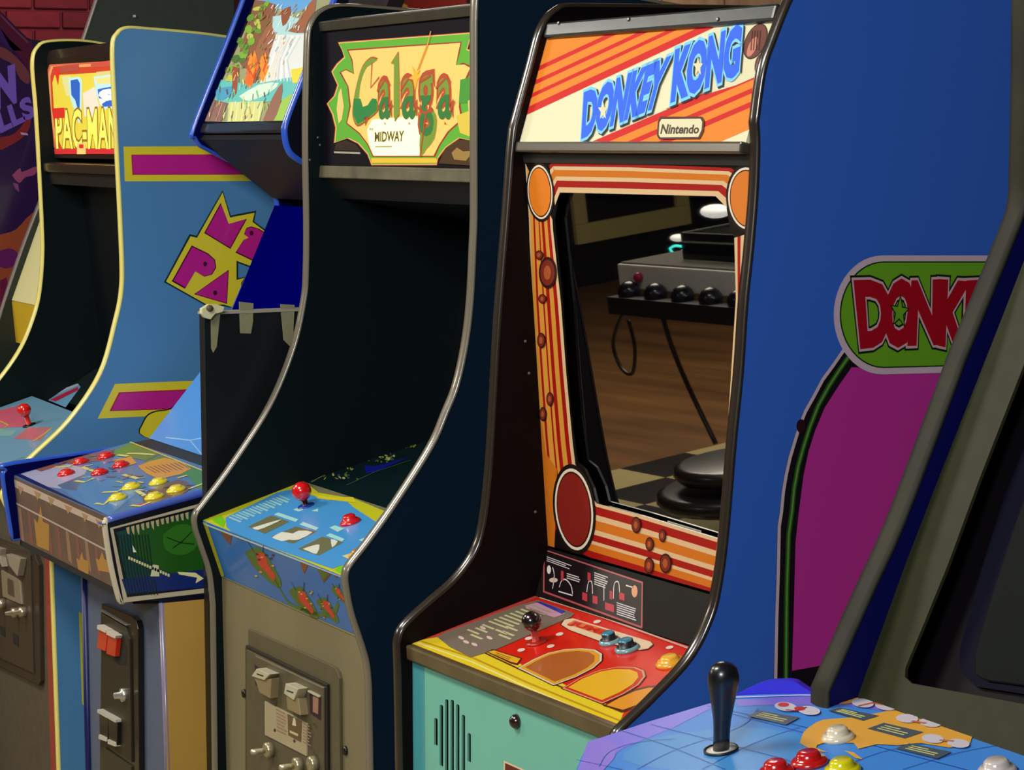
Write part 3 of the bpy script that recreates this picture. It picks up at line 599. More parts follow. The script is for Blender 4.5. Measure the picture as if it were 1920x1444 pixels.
for x, y in ((676, 1072), (732, 1102)):
    c_ = bit('coin_return', 'a4', [(x, y), (x+56, y+30), (x+52, y+185), (x+4, y+160)], .024, (16, 14, 14), lp, cd, rough=.3, coat=.4)
    bit('return_flap', 'a4', [(x, y-8), (x+56, y+24), (x+56, y+44), (x, y+12)], .028, (190, 184, 170), lp, cd, rough=.3); bit('return_lip', 'a4', [(x+6, y+145), (x+50, y+165), (x+52, y+190), (x+4, y+172)], .027, (196, 188, 168), lp, cd, rough=.3)
lathe('lock', [(.013, .01), (.013, .022), (.007, .024), (.006, .036), (.001, .036)], lp.mtx(lp.at(*C_('a4', [(805, 980)])[0])), mat((200, 196, 186), .25, metal=.7), cd, 16)
# ================================================================ thin black partition with strips of tape
pm = mat((6, 12, 16), .45)
py0 = on(384, 700, 0, -4.19).y; pz = on(384, 586, 0, -4.19).z
pt = box('partition_board', (-4.215, py0, 0), (-4.19, 2.3, pz), pm, None, .001)
tag(pt, 'thin black board standing upright between cabinets, with pale tape along its top edge', 'partition')
box('metal_edge', (-4.217, py0-.002, pz-.004), (-4.188, 2.2, pz+.001), mat((150, 145, 130), .4), pt)
bp_ = Pane((-4.19, py0, pz), (-4.19, py0, 0), (-4.19, 2.3, pz)); 
for i, pts in enumerate(([(1262, 560), (1325, 560), (1300, 800), (1278, 838), (1266, 810)], [(1432, 530), (1520, 540), (1518, 650), (1505, 722), (1440, 720)], [(1680, 545), (1768, 550), (1760, 700), (1765, 770), (1740, 800), (1700, 760)])):
    prism('tape_strip', bp_, 'a2', pts, .0012, mat((130, 128, 96), .6, bump=.5, scale=60), pt)
tb = prism('tape_patch', bp_, 'a2', [(1198, 570), (1240, 545), (1290, 545), (1335, 560), (1325, 590), (1280, 600), (1250, 635), (1215, 625), (1195, 600)], .012, mat((206, 204, 160), .5, bump=.6, scale=60), pt)
lathe('tape_core', [(.006, .01), (.006, .016), (.0005, .016)], bp_.mtx(bp_.at(388, 577)), mat((96, 84, 50), .6), pt, 12)
# ================================================================ D: black cabinet with the glowing green-lettered marquee
G = Cab('arcade_cabinet', -4.14, -3.46, .02, 2.42, 1.9, 'black cabinet with a glowing yellow marquee with green lettering and a sky blue control panel', dy=-.002)
gin = mat((4, 16, 19), .55, spec=.16); gout = mat((6, 30, 48), .45, spec=.35); ged = mat((112, 104, 88), .28, coat=.5)
G.side(True, [[(790, 22), (750, 19), (690, 14), (640, 11), (612, 14), (590, 26), (576, 48), (571, 80), (568, 200), (568, 300), (570, 420), (569, 510), (565, 560), (545, 650), (500, 760), (430, 870), (378, 940), (362, 962), (361, 985), (372, 1020), (388, 1070), (395, 1130)], [(399, 1444)]], gin, gin, ged)
G.side(False, [[(1400, 32), (1283, 12), (1213, 0), (1080, -24), (960, -44), (915, -42), (897, -20), (893, 40)], [(893, 300)], [(893, 300), (893, 400), (891, 460), (886, 560), (877, 640), (860, 720), (840, 772), (810, 840), (740, 950), (690, 1020), (660, 1058), (651, 1078), (653, 1105), (662, 1150), (680, 1205), (691, 1245), (695, 1290)], [(698, 1444)]], gin, gout, ged)
tbp, tbo = G.slab('top_bar', (602, 40), (605, 59), mat((62, 58, 46), .35, coat=.3, grain=.15, scale=30), th=.03, off=.006, bev=.002)
box('top_panel', (-4.12, 1.76, 1.862), (-3.48, 2.4, 1.874), mat((20, 20, 20), .6), G.root)
gm, gmo = G.slab('marquee', (605, 59), (607, 312), mat((16, 14, 22), .7, spec=.1), th=.02)
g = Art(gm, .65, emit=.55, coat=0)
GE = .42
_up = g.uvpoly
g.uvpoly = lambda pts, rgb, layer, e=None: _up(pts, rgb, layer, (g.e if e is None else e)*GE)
out_ = [(340, 320), (1345, 245), (1310, 370), (1400, 400), (1420, 440), (1420, 1250), (1360, 1060), (1250, 1040), (1150, 1110), (1090, 1190), (1080, 1240), (590, 1240), (560, 1160), (490, 1080), (410, 1040), (310, 1075), (320, 960), (295, 860), (255, 780), (310, 720), (335, 640), (290, 540), (330, 480), (385, 430), (370, 380)]
def inset(pts, k, c): return [(c[0]+(x-c[0])*k, c[1]+(y-c[1])*k) for x, y in pts]
g.poly('a5', inset(out_, 1.012, (850, 750)), (150, 20, 18), 1, e=.4)
g.poly('a5', out_, (214, 176, 96), 2, e=.7)
g.poly('a5', inset(out_, .985, (850, 750)), (84, 160, 34), 3, e=.55)
g.poly('a5', [(405, 372), (1270, 312), (1255, 400), (1225, 500), (1280, 470), (1350, 500), (1330, 560), (1300, 610), (1270, 700), (1262, 800), (1280, 900), (1180, 990), (1110, 1090), (1070, 1180), (600, 1180), (560, 1090), (500, 1010), (400, 930), (425, 800), (410, 650), (350, 545), (400, 520), (455, 550), (440, 450)], (150, 30, 14), 4, e=.4)
g.poly('a5', [(420, 382), (1262, 322), (1245, 400), (1228, 490), (1290, 485), (1335, 510), (1315, 555), (1290, 610), (1262, 700), (1250, 800), (1265, 900), (1165, 990), (1100, 1090), (1060, 1172), (606, 1172), (568, 1085), (505, 1000), (410, 925), (438, 800), (420, 650), (365, 545), (400, 528), (462, 558), (450, 450)], (226, 184, 96), 5, e=.9)
g.poly('a5', [(345, 700), (365, 660), (385, 800), (370, 900), (345, 930), (330, 820)], (214, 190, 110), 5, e=.6)
g.poly('a5', [(600, 900), (958, 870), (958, 1172), (612, 1172), (575, 1080), (560, 980)], (255, 240, 176), 6, e=2.2)  # bulb hot spot painted as a brighter glowing patch
g.poly('a5', [(590, 1190), (1080, 1190), (1086, 1225), (594, 1225)], (228, 170, 40), 5, e=.8)
g.poly('a5', [(1262, 600), (1420, 560), (1420, 760), (1250, 780)], (60, 140, 40), 6, e=.45); g.poly('a5', [(1320, 760), (1420, 700), (1420, 960), (1330, 900)], (220, 176, 110), 7, e=.6)
g.poly('a5', [(1230, 870), (1420, 800), (1420, 1060), (1260, 1000)], (206, 180, 60), 6, e=.6)
RD, GN, DG = (170, 66, 24), (110, 140, 36), (24, 122, 50)
G1 = [(640, 450), (590, 440), (530, 500), (490, 620), (462, 760), (455, 860), (490, 940), (560, 900), (640, 830), (632, 760), (600, 740), (560, 800), (520, 815), (500, 780), (510, 640), (550, 520), (600, 480)]
g.poly('a5', inset(G1, 1.05, (540, 690)), RD, 7, e=.4, sm=3); g.poly('a5', G1, GN, 8, e=.5, sm=3)
g.poly('a5', [(462, 742), (512, 742), (530, 805), (570, 790), (605, 742), (634, 745), (636, 828), (560, 895), (492, 932), (458, 860)], DG, 9, e=.4)
g.line('a5', [(600, 470), (590, 660), (655, 580), (640, 690)], .004, RD, 9); g.poly('a5', [(540, 880), (580, 880), (550, 950)], RD, 9)
def gl(c, q, off=.015):
    g.text('a5', c, *q, RD, 10, .075, e=.4); g.text('a5', c, *q, GN, 11, off, e=.5)
    r_ = g.rect; vm = g.p.uv(*C_('a5', [(900, 722)])[0])[1]; g.rect = (r_[0], r_[1], r_[2], vm); g.text('a5', c, *q, (40, 112, 44), 12, off, e=.4); g.rect = r_
gl('a', [(660, 620), (735, 600), (735, 890), (655, 895)]); gl('a', [(832, 600), (925, 590), (925, 890), (832, 890)]); gl('a', [(1105, 600), (1195, 590), (1195, 890), (1100, 890)])
gl('g', [(955, 590), (1055, 570), (1065, 1010), (965, 1020)])
lp_ = [(745, 480), (800, 395), (806, 600), (806, 860), (775, 910), (765, 860), (768, 480)]
g.poly('a5', inset(lp_, 1.04, (780, 650)), RD, 10, e=.4); g.poly('a5', lp_, GN, 11, e=.5)
g.poly('a5', [(1000, 840), (1060, 830), (1088, 900), (1070, 1040), (1010, 1120), (965, 1170), (965, 1000), (1020, 960), (1040, 900)], GN, 11, e=.5, sm=2)
for a in ([(645, 690), (700, 600), (740, 640)], [(820, 680), (880, 590), (925, 620)], [(1085, 665), (1165, 580), (1195, 620)], [(960, 620), (1045, 570)], [(735, 820), (760, 790)], [(1195, 840), (1225, 760)], [(925, 790), (1000, 850), (1060, 830)], [(1010, 860), (990, 1000), (965, 1180)]): g.line('a5', a, .0045, RD, 13, e=.4)
g.line('a5', [(1020, 340), (985, 430), (935, 560)], .0045, (196, 140, 30), 12, e=.6); g.line('a5', [(1046, 235), (1020, 340)], .003, (220, 140, 70), 12, e=.6)
g.poly('a5', [(905, 490), (930, 540), (965, 520), (950, 560), (980, 570), (945, 600), (930, 680), (915, 600), (880, 590), (918, 565)], (216, 166, 40), 14, e=.7)
g.text('a5', 'by', (582, 960), (610, 955), (610, 985), (582, 985), (90, 96, 40), 9, .02, e=.3)
g.text('a5', 'MIDWAY', (622, 995), (840, 985), (836, 1062), (622, 1065), (96, 84, 16), 9, .03, e=.2)
g.bars('a5', (625, 1100), (780, 1098), (625, 1112), 1, (150, 150, 90), 9, .7)
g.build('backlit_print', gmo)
g2 = Art(gm, .4, emit=0)
g2.poly('a5', [(308, 1138), (505, 1145), (505, 1160), (308, 1152)], (170, 170, 150), 2); g2.g = 'small_print'; g2.poly('a5', [(320, 1080), (400, 1055), (470, 1085), (510, 1135), (308, 1130)], (48, 32, 20), 1)
g2.g = 'corner_print'; g2.poly('a5', [(1100, 1230), (1150, 1120), (1250, 1050), (1420, 1060), (1420, 1250)], (70, 46, 18), 8, e=.1); g2.poly('a5', [(1200, 1150), (1240, 1110), (1290, 1140), (1370, 1130), (1310, 1210), (1220, 1200)], (150, 120, 60), 10, e=.2)
g2.build('print', gmo)
G.slab('marquee_trim', (607, 311), (605, 334), mat((92, 87, 64), .4, coat=.2, grain=.3, scale=24), th=.03, off=.008, bev=.002)
G.slab('speaker_board', (605, 334), (640, 372), mat((16, 16, 18), .6))
gy0, gy1 = G.yz(575, 903), G.yz(822, 820)
gp, go = G.slab('monitor_glass', gy1, gy0, mat((12, 34, 36), .18, coat=.5), raw=True, th=.006)
ge = Art(gp, .35, rect=(0, 0, 2, 2)); ge.rect = gp.rect
ge.line('a6', [(850, 320), (1000, 240), (1350, 90), (1700, 20)], .004, (130, 140, 96), 2)
for cx, cy, w_ in ((1060, 262, 130), (1345, 150, 95), (1540, 60, 50)):
    ge.g = 'insect_print#%d' % cx
    for i in range(26): ge.ell('a6', cx+random.uniform(-w_, w_), cy+random.uniform(-.4, .4)*w_*.8-(0), random.uniform(6, 16), random.uniform(4, 10), random.choice([(150, 160, 60), (196, 196, 130), (90, 120, 40), (60, 80, 110)]), 3+i % 3, n=6, rot=random.uniform(0, 3))
ge.g = 'blue_streak'; ge.poly('a6', [(1230, 200), (1290, 210), (1560, 140), (1440, 190), (1300, 250), (1240, 260)], (18, 24, 150), 2); ge.g = 'blue_streak#2'; ge.poly('a6', [(1150, 160), (1400, 70), (1300, 60), (1200, 120)], (8, 12, 70), 2)
ge.g = 'edge_line'; ge.line('a6', [(1100, 345), (1300, 250), (1560, 165)], .003, (60, 110, 80), 3)
ge.build('printed_border', go)
G.slab('monitor_shroud', (2.05, 1.56), gy1, mat((5, 9, 12), .4), raw=True)
G.slab('upper_board', G.yz(640, 372), (2.06, 1.5), mat((6, 9, 12), .5), raw=True)
cgp, cgo = G.slab('control_panel', (568, 903), (380, 976), mat((64, 148, 216), .3, coat=.5), th=.012, bev=.002)
gc = Art(cgp, .3)
gc.poly('a6', [(60, 585), (740, 280), (1480, 510), (1120, 1010)], (206, 206, 40), 1)
gc.poly('a6', [(740, 290), (870, 320), (1480, 505), (1440, 560), (1380, 530), (1160, 440), (900, 395), (820, 330)], (124, 122, 88), 2)
gc.poly('a6', [(245, 640), (240, 575), (610, 395), (700, 375), (890, 425), (960, 450), (1100, 455), (1150, 500), (1310, 605), (1345, 560), (1395, 575), (1385, 620), (1120, 930), (1060, 915), (1000, 940), (300, 695)], (76, 160, 226), 3)
gc.poly('a6', [(140, 592), (208, 556), (240, 600), (222, 645)], (124, 206, 30), 3); gc.poly('a6', [(1015, 945), (1060, 918), (1110, 920), (1085, 995)], (130, 206, 40), 4)
gc.poly('a6', [(850, 395), (960, 430), (1150, 430), (1170, 470), (1040, 455), (900, 440)], (226, 214, 40), 4)
for i in range(8):
    x, y = 260+i*48, 575-i*20; gc.poly('a6', [(x, y), (x+10, y-6), (x+95, y+28), (x+84, y+36)], (170, 216, 206), 4); gc.poly('a6', [(x+20, y-14), (x+30, y-20), (x+105, y+12), (x+95, y+18)], (150, 206, 206), 4)
for pts in ([(400, 640), (565, 560), (695, 605), (520, 692)], [(565, 712), (740, 640), (890, 675), (720, 762)], [(755, 800), (930, 712), (1080, 752), (905, 846)]): gc.poly('a6', pts, (116, 118, 84), 4)
for pts in ([(585, 555), (615, 540), (760, 590), (740, 608)], [(765, 625), (795, 608), (905, 650), (885, 668)], [(955, 705), (985, 688), (1090, 730), (1070, 748)], [(980, 648), (1020, 632), (1085, 656), (1040, 680)], [(1190, 735), (1230, 722), (1275, 740), (1240, 760)], [(720, 520), (760, 505), (800, 520), (760, 535)], [(850, 530), (900, 512), (900, 535)]): gc.poly('a6', pts, (176, 232, 232), 5)
for pts in ([(430, 650), (560, 610), (640, 590), (560, 630), (470, 665)], [(570, 720), (640, 680), (720, 690), (760, 670), (860, 680), (760, 735), (690, 735), (640, 745)], [(790, 800), (850, 780), (910, 770), (890, 835), (840, 820)], [(990, 730), (1040, 745), (1000, 790)]): gc.poly('a6', pts, (236, 236, 220), 5, sm=2)
gc.poly('a6', [(1070, 850), (1130, 830), (1170, 800), (1240, 800), (1210, 850), (1160, 890)], (232, 214, 140), 4)
gc.build('printed_overlay', cgo)
joystick(G, cgp, (574, 950), (567, 921), .0172, (218, 20, 26), (60, 14, 20), .005, (28, 60, 150))
button(G, cgp, 'a6', 1130, 612, .0185, (206, 26, 40), (214, 28, 34), .013)
button(G, cgp, 'a6', 1185, 845, .016, (226, 170, 40), (226, 150, 30), .009)
ap0, ap1 = G.yz(380, 977), G.yz(415, 1081)
agp, ago = G.slab('apron', ap0, ap1, mat((44, 112, 186), .35, coat=.4), raw=True, th=.012)
aa = Art(agp, .35)
aa.poly('a6', [(75, 600), (105, 610), (230, 985), (205, 1000)], (196, 190, 50), 1)
aa.line('a6', [(70, 610), (1090, 1000)], .004, (190, 214, 214), 3); aa.line('a6', [(640, 810), (1020, 962)], .0035, (30, 20, 24), 4)
aa.line('a6', [(205, 990), (500, 1120), (900, 1300), (1190, 1424)], .004, (150, 150, 90), 2)
for pts in ([(190, 650), (285, 690), (275, 770), (240, 730)], [(770, 890), (830, 905), (800, 975)], [(890, 930), (990, 975), (940, 1035)], [(1000, 960), (1040, 990), (1030, 1005)]): aa.poly('a6', pts, (130, 66, 40), 2); 
aa.poly('a6', [(905, 940), (975, 975), (940, 1015)], (66, 116, 40), 3)
for bx, by, s_ in ((500, 900, 1.35), (790, 1160, 1.1), (960, 1215, .85), (1045, 1110, .6)):
    aa.poly('a6', [(bx-90*s_, by-60*s_), (bx-20*s_, by-90*s_), (bx+40*s_, by-20*s_), (bx+100*s_, by+90*s_), (bx+90*s_, by+130*s_), (bx+20*s_, by+80*s_), (bx-50*s_, by+10*s_)], (76, 110, 36), 2, sm=2)
    aa.poly('a6', [(bx-30*s_, by-60*s_), (bx+20*s_, by-50*s_), (bx+30*s_, by), (bx+70*s_, by+60*s_), (bx+60*s_, by+90*s_), (bx+20*s_, by+40*s_), (bx-20*s_, by)], (206, 56, 40), 3, sm=2)
    for i in range(9): aa.ell('a6', bx+random.uniform(-45, 60)*s_, by+random.uniform(-60, 80)*s_, 9*s_, 6*s_, random.choice([(226, 150, 110), (60, 26, 26), (196, 180, 70)]), 4, n=6)
    aa.line('a6', [(bx-40*s_, by-60*s_), (bx-75*s_, by-120*s_)], .002, (40, 40, 40), 4); aa.line('a6', [(bx+5*s_, by-60*s_), (bx+10*s_, by-115*s_)], .002, (40, 40, 40), 4)
aa.line('a6', [(590, 1010), (650, 1120), (720, 1200), (900, 1260), (1010, 1250), (1040, 1180)], .008, (70, 116, 40), 2, sm=3)
aa.build('printed_overlay', ago)
gfp, gfo = G.slab('lower_front_panel', (ap1[0]+.001, ap1[1]), (ap1[0]+.008, .05), mat((118, 108, 78), .5, grain=.12, scale=6, bump=.15, kind='streak'), raw=True, th=.02)
cdg = plate('coin_door', gfp, [C_('a7', [(466, 330), (1120, 618), (1150, 635), (1172, 670), (1184, 720), (1190, 1444), (1190, 1900), (468, 1900)])], .006, mat((96, 88, 64), .45, metal=.2, grain=.08), G.root, h=.006, bev=.002)
bit('door_frame', 'a7', [(466, 455), (1112, 765), (1116, 1444), (1116, 1900), (466, 1900)], .011, (30, 26, 22), gfp, cdg, rough=.4)
bit('door_leaf', 'a7', [(482, 488), (1096, 790), (1098, 1444), (1098, 1900), (484, 1900)], .0135, (92, 84, 62), gfp, cdg, rough=.45, metal=.2, grain=.08)
bit('frame_highlight', 'a7', [(560, 535), (1096, 786), (1096, 800), (560, 549)], .0145, (150, 140, 120), gfp, cdg, rough=.3, metal=.6)
def shoot(x, y, nm='coin_slot'):                       # sloping coin entry housing
    b0 = C_('a7', [(x, y+55), (x+100, y+108), (x+150, y+240), (x+45, y+180)])
    P0 = [gfp.uv(*q) for q in b0]; h0, h1 = .0135, .034
    V = [gfp.xyz(u, v, h0) for u, v in P0]; T = [gfp.xyz(P0[0][0], P0[0][1]+.004, h1), gfp.xyz(P0[1][0], P0[1][1]+.004, h1)]; B = [gfp.xyz(P0[2][0], P0[2][1], h0+.003), gfp.xyz(P0[3][0], P0[3][1], h0+.003)]
    U = [gfp.xyz(P0[0][0], P0[0][1]+.016, h0), gfp.xyz(P0[1][0], P0[1][1]+.016, h0)]
    vs = [U[0], U[1], T[1], T[0], B[0], B[1], V[2], V[3]]
    return mesh(nm, vs, [(0, 1, 2, 3), (3, 2, 4, 5), (0, 3, 5, 7), (1, 6, 4, 2)], mat((164, 148, 112), .35, metal=.3), cdg)
def shoot2(q, top, nm='coin_slot'):
    o = prism(nm, gfp, 'a7', q, .028, mat((146, 128, 92), .4, metal=.2), cdg); prism('slot_plate', gfp, 'a7', top, .031, mat((206, 200, 172), .3, metal=.3), cdg)
    cx = sum(p[0] for p in top)/4; cy = sum(p[1] for p in top)/4
    prism('slot_opening', gfp, 'a7', [(cx-28, cy-14), (cx+26, cy+4), (cx+24, cy+16), (cx-28, cy-2)], .0316, mat((20, 16, 12), .7), cdg); return o
shoot2([(600, 690), (700, 715), (745, 710), (735, 868), (650, 820), (625, 740)], [(640, 630), (745, 675), (700, 722), (598, 690)])
shoot2([(860, 800), (960, 870), (975, 1000), (872, 950)], [(872, 745), (972, 790), (935, 878), (858, 825)])
bit('reject_slot', 'a7', [(552, 598), (600, 640), (640, 830), (556, 768)], .0142, (50, 16, 30), gfp, cdg, rough=.5); bit('reject_slot', 'a7', [(985, 805), (1078, 850), (1076, 1050), (990, 990)], .0142, (40, 14, 26), gfp, cdg, rough=.5)
bit('price_label', 'a7', [(1015, 850), (1060, 870), (1056, 1000), (1015, 980)], .0148, (150, 110, 90), gfp, cdg, rough=.5); bit('slot_trim', 'a7', [(988, 806), (1076, 850), (1076, 866), (988, 822)], .018, (196, 188, 160), gfp, cdg, rough=.3, metal=.3)
pl = bit('coin_plate', 'a7', [(640, 892), (975, 1068), (972, 1326), (642, 1158)], .0165, (184, 170, 136), gfp, cdg, rough=.35, metal=.3)
pa = Art(Pane(gfp.xyz(0, gfp.h, .0168), gfp.xyz(0, 0, .0168), gfp.xyz(gfp.w, gfp.h, .0168)), .4)
pa.poly('a7', [(752, 1000), (865, 1060), (858, 1225), (758, 1170)], (96, 74, 44), 1); pa.poly('a7', [(800, 1030), (815, 1040), (822, 1100), (790, 1090)], (206, 196, 166), 2); pa.poly('a7', [(770, 1130), (838, 1160), (836, 1180), (772, 1150)], (196, 180, 140), 2)
pa.bars('a7', (660, 960), (740, 1000), (670, 1150), 7, (150, 120, 96), 1, .4); pa.bars('a7', (872, 1070), (940, 1105), (875, 1240), 7, (150, 120, 96), 1, .4)
for x, y in ((652, 918), (652, 1130), (805, 1000), (806, 1215), (963, 1082), (962, 1305)): pa.ell('a7', x, y, 8, 13, (60, 46, 30), 2, n=10)
pa.build('plate_print', pl)
for x, y in ((690, 1275), (920, 1395), (1040, 1385)):
    Mx = gfp.mtx(gfp.at(*C_('a7', [(x, y)])[0])); lk = lathe('lock', [(.0135, .0135), (.0135, .026), (.010, .028), (.001, .028)], Mx, mat((176, 164, 130), .3, metal=.6), cdg, 18)
    if x < 1000: box_ = lathe('key', [(.005, .028), (.005, .052), (.001, .053)], Mx, mat((190, 180, 150), .3, metal=.5), lk, 10)
for x, y in ((415, 840), (1212, 1290)): lathe('bolt', [(.008, 0), (.007, .004), (.001, .005)], gfp.mtx(gfp.at(*C_('a7', [(x, y)])[0])), mat((24, 20, 18), .3), G.root, 12)
# ================================================================ E: blue cabinet with striped bezel
D = Cab('arcade_cabinet', -3.19, -2.58, .018, 2.30, 1.85, 'blue-sided cabinet with a red and orange striped screen surround and a pale turquoise front', dy=.02)
din = mat((9, 3, 3), .55, spec=.14); dout = mat((54, 104, 200), .5, spec=.3, bump=.05, scale=180); ded = mat((46, 38, 30), .25, coat=.5)
D.side(True, [[(1420, 16), (1283, 14), (1120, 12), (1055, 12), (1038, 17), (1018, 34), (1002, 66), (985, 130), (955, 240)], [(955, 240), (950, 290), (942, 400), (934, 500), (925, 620), (915, 800), (908, 900), (897, 985), (880, 1036), (845, 1084), (800, 1124), (762, 1158), (744, 1180), (738, 1204)], [(740, 1260), (743, 1444)]], din, din, ded)
D.side(False, [[(1960, -48), (1700, -56), (1545, -58), (1510, -46), (1483, 0), (1454, 72), (1434, 132), (1420, 229)], [(1420, 229), (1422, 270), (1419, 360), (1410, 470), (1400, 568), (1391, 700), (1378, 830), (1364, 996), (1351, 1096), (1335, 1160), (1296, 1236), (1227, 1311), (1172, 1364), (1158, 1382), (1152, 1405)], [(1154, 1444)]], din, dout, ded)
dt, dto = D.slab('top_bar', (1033, 45), (1025, 74), mat((36, 42, 40), .4, coat=.15, bump=.3, grain=.2, scale=30), th=.028, off=.008, bev=.004)
box('top_panel', (-3.172, 1.74, 1.80), (-2.598, 2.28, 1.812), mat((24, 24, 30), .4), D.root)
dm, dmo = D.slab('marquee', (1026, 72), (974, 267), mat((214, 208, 172), .7, emit=.12, spec=.15), th=.02)
a = Art(dm, .75, emit=.05, coat=0)
CR, RE, OR = (214, 206, 168), (196, 16, 8), (220, 124, 24)
def band(k, xa, xb, ya, yb_, xr, sl, col, ly=1): a.poly(k, [(xa, ya-sl*(xa-xr)), (xb, ya-sl*(xb-xr)), (xb, yb_-sl*(xb-xr)), (xa, yb_-sl*(xa-xr))], col, ly)
for y0_, y1_, col in ((604, 556, RE), (556, 506, OR), (506, 480, RE), (480, 432, OR), (432, 404, RE), (404, 352, OR), (352, 322, RE), (322, 100, OR)): band('c1', 60, 1420, y0_, y1_, 450, .466, col)
for y0_, y1_, col in ((738, 786, RE), (786, 838, OR), (838, 872, RE), (872, 924, OR), (924, 960, RE), (960, 1100, OR)): band('c1', 500, 1800, y0_, y1_, 1000, .43, col)
a.poly('c1', [(1270, 300), (1400, 150), (1850, 100), (1850, 480), (1640, 500), (1500, 560), (1300, 620)], CR, 2)
for cx, cy, rx, ry, rt in ((1632, 272, 62, 118, .42), (1670, 432, 40, 76, .1)):
    a.g = 'barrel_print#%d' % cx
    a.ell('c1', cx, cy, rx*1.1, ry*1.06, (40, 22, 18), 3, rt); a.ell('c1', cx, cy, rx, ry, (104, 52, 36), 4, rt)
    a.ell('c1', cx-rx*.3, cy+ry*.3, rx*.42, ry*.6, (190, 120, 96), 5, rt)
    for j in range(4): a.line('c1', [(cx-rx*.3+j*rx*.28, cy-ry*.6), (cx-rx*.45+j*rx*.28, cy+ry*.5)], .0018, (60, 28, 20), 6)
BL, LB = (40, 96, 226), (120, 196, 232)
a.g = 'lettering'
for st, q in (('DONKEY', [(520, 622), (1068, 390), (985, 690), (503, 893)]), ('KONG', [(1118, 345), (1545, 180), (1520, 478), (1090, 655)])):
    a.text('c1', st, *[(x+7, y+8) for x, y in q], (30, 26, 30), 7, .11); a.text('c1', st, *q, LB, 8, .105); a.text('c1', st, *q, BL, 9, .055)
for cx, cy in ((640, 728), (1262, 440)):
    a.poly('c1', [(cx+(34 if i % 2 == 0 else 15)*math.sin(i*math.pi/5), cy-(66 if i % 2 == 0 else 28)*math.cos(i*math.pi/5)) for i in range(10)], CR, 10)
a.line('c1', [(1050, 715), (1340, 590)], .0012, (150, 120, 90), 6)
a.g = 'logo_plate'; a.poly('c1', [(1010, 766), (1285, 766), (1300, 790), (1296, 860), (1270, 912), (1005, 914), (990, 890), (996, 800)], (80, 40, 26), 7); a.poly('c1', [(1022, 782), (1276, 780), (1288, 800), (1284, 852), (1262, 900), (1014, 902), (1003, 885), (1008, 805)], CR, 8)
a.text('c1', 'Nintendo', (1028, 818), (1272, 822), (1262, 876), (1016, 878), (70, 56, 40), 9, .03)
a.build('print', dmo)
D.slab('marquee_trim', (973, 266), (971, 286), mat((64, 58, 48), .3, coat=.4), th=.02, off=.006, bev=.003)
b0 = D.yz(984, 305); b1 = D.yz(1028, 1023)
D.slab('speaker_board', (D.yz(975, 286)[0]+.004, D.yz(975, 286)[1]), (b0[0]-.002, b0[1]), mat((30, 27, 24), .5), raw=True)
bz = D.pane(b0, b1, raw=True)
open_ = [(1041, 372), (1050, 362), (1060, 361), (1339, 368), (1352, 372), (1362, 388), (1367, 420), (1377, 446), (1380, 560), (1376, 700), (1366, 860), (1352, 1000), (1347, 1011), (1200, 966), (1119, 944), (1112, 915), (1096, 880), (1079, 866), (1068, 780), (1061, 700), (1052, 568), (1042, 470), (1036, 412), (1041, 385)]
outr = [(0, 0), (bz.w, 0), (bz.w, bz.h), (0, bz.h)]
bzo = plate('monitor_bezel', bz, [outr, [bz.uv(*q) for q in open_]], .004, mat((18, 12, 10), .3, coat=.4), D.root, px=False)
z = Art(bz, .4, coat=.15)
Yb, Rb, Ob, Cb = (212, 146, 54), (160, 16, 10), (204, 112, 26), (216, 182, 136)
def bandq(A0, B0, A1, B1, fr):                        # strips between an outer line A0-A1 and an inner line B0-B1
    f = 0
    for w_, col in fr:
        g_ = f+w_; q = lambda p, r, t: (p[0]+(r[0]-p[0])*t, p[1]+(r[1]-p[1])*t)
        z.poly('px', [q(A0, B0, f), q(A1, B1, f), q(A1, B1, g_), q(A0, B0, g_)], col, 1); f = g_
top_f = ((.12, Rb), (.12, Cb), (.22, Ob), (.14, Cb), (.22, Rb), (.18, Cb))
bandq((1035, 305), (1050, 361), (1180, 307), (1180, 364), top_f); bandq((1180, 307), (1180, 364), (1370, 315), (1342, 368), top_f); bandq((1370, 315), (1342, 368), (1420, 345), (1366, 392), top_f); bandq((1030, 310), (1041, 385), (1036, 305), (1050, 361), top_f)
lf = ((.06, Cb), (.12, Yb), (.07, Rb), (.15, Yb), (.05, Rb), (.08, Yb), (.11, Rb), (.14, Yb), (.12, Rb), (.10, Cb))
LP = [((985, 306), (1036, 412)), ((992, 410), (1037, 430)), ((996, 568), (1052, 568)), ((1004, 700), (1062, 700)), ((1012, 820), (1074, 830)), ((1018, 890), (1079, 870)), ((1028, 1022), (1092, 900))]
for (A0, B0), (A1, B1) in zip(LP, LP[1:]): bandq(A0, B0, A1, B1, lf)
z.poly('px', [(998, 690), (1012, 770), (1024, 850), (1045, 880), (1040, 1028), (1022, 1028), (1008, 860)], Ob, 2)
bf = ((.06, Cb), (.15, Rb), (.10, Cb), (.17, Ob), (.09, Cb), (.12, Rb), (.06, Cb), (.13, Ob), (.12, Rb))
BP = [((1108, 930), (1060, 1022)), ((1119, 944), (1105, 1045)), ((1200, 966), (1200, 1074)), ((1347, 1011), (1347, 1120)), ((1420, 1032), (1420, 1150))]
for (A0, B0), (A1, B1) in zip(BP, BP[1:]): bandq(A0, B0, A1, B1, bf)
z.g = 'stripe_print'; bandq((1397, 440), (1377, 446), (1392, 620), (1380, 560), ((.4, Cb), (.3, Rb), (.3, Cb))); bandq((1392, 620), (1380, 560), (1370, 1010), (1352, 1000), ((.4, Cb), (.3, Rb), (.3, Cb)))
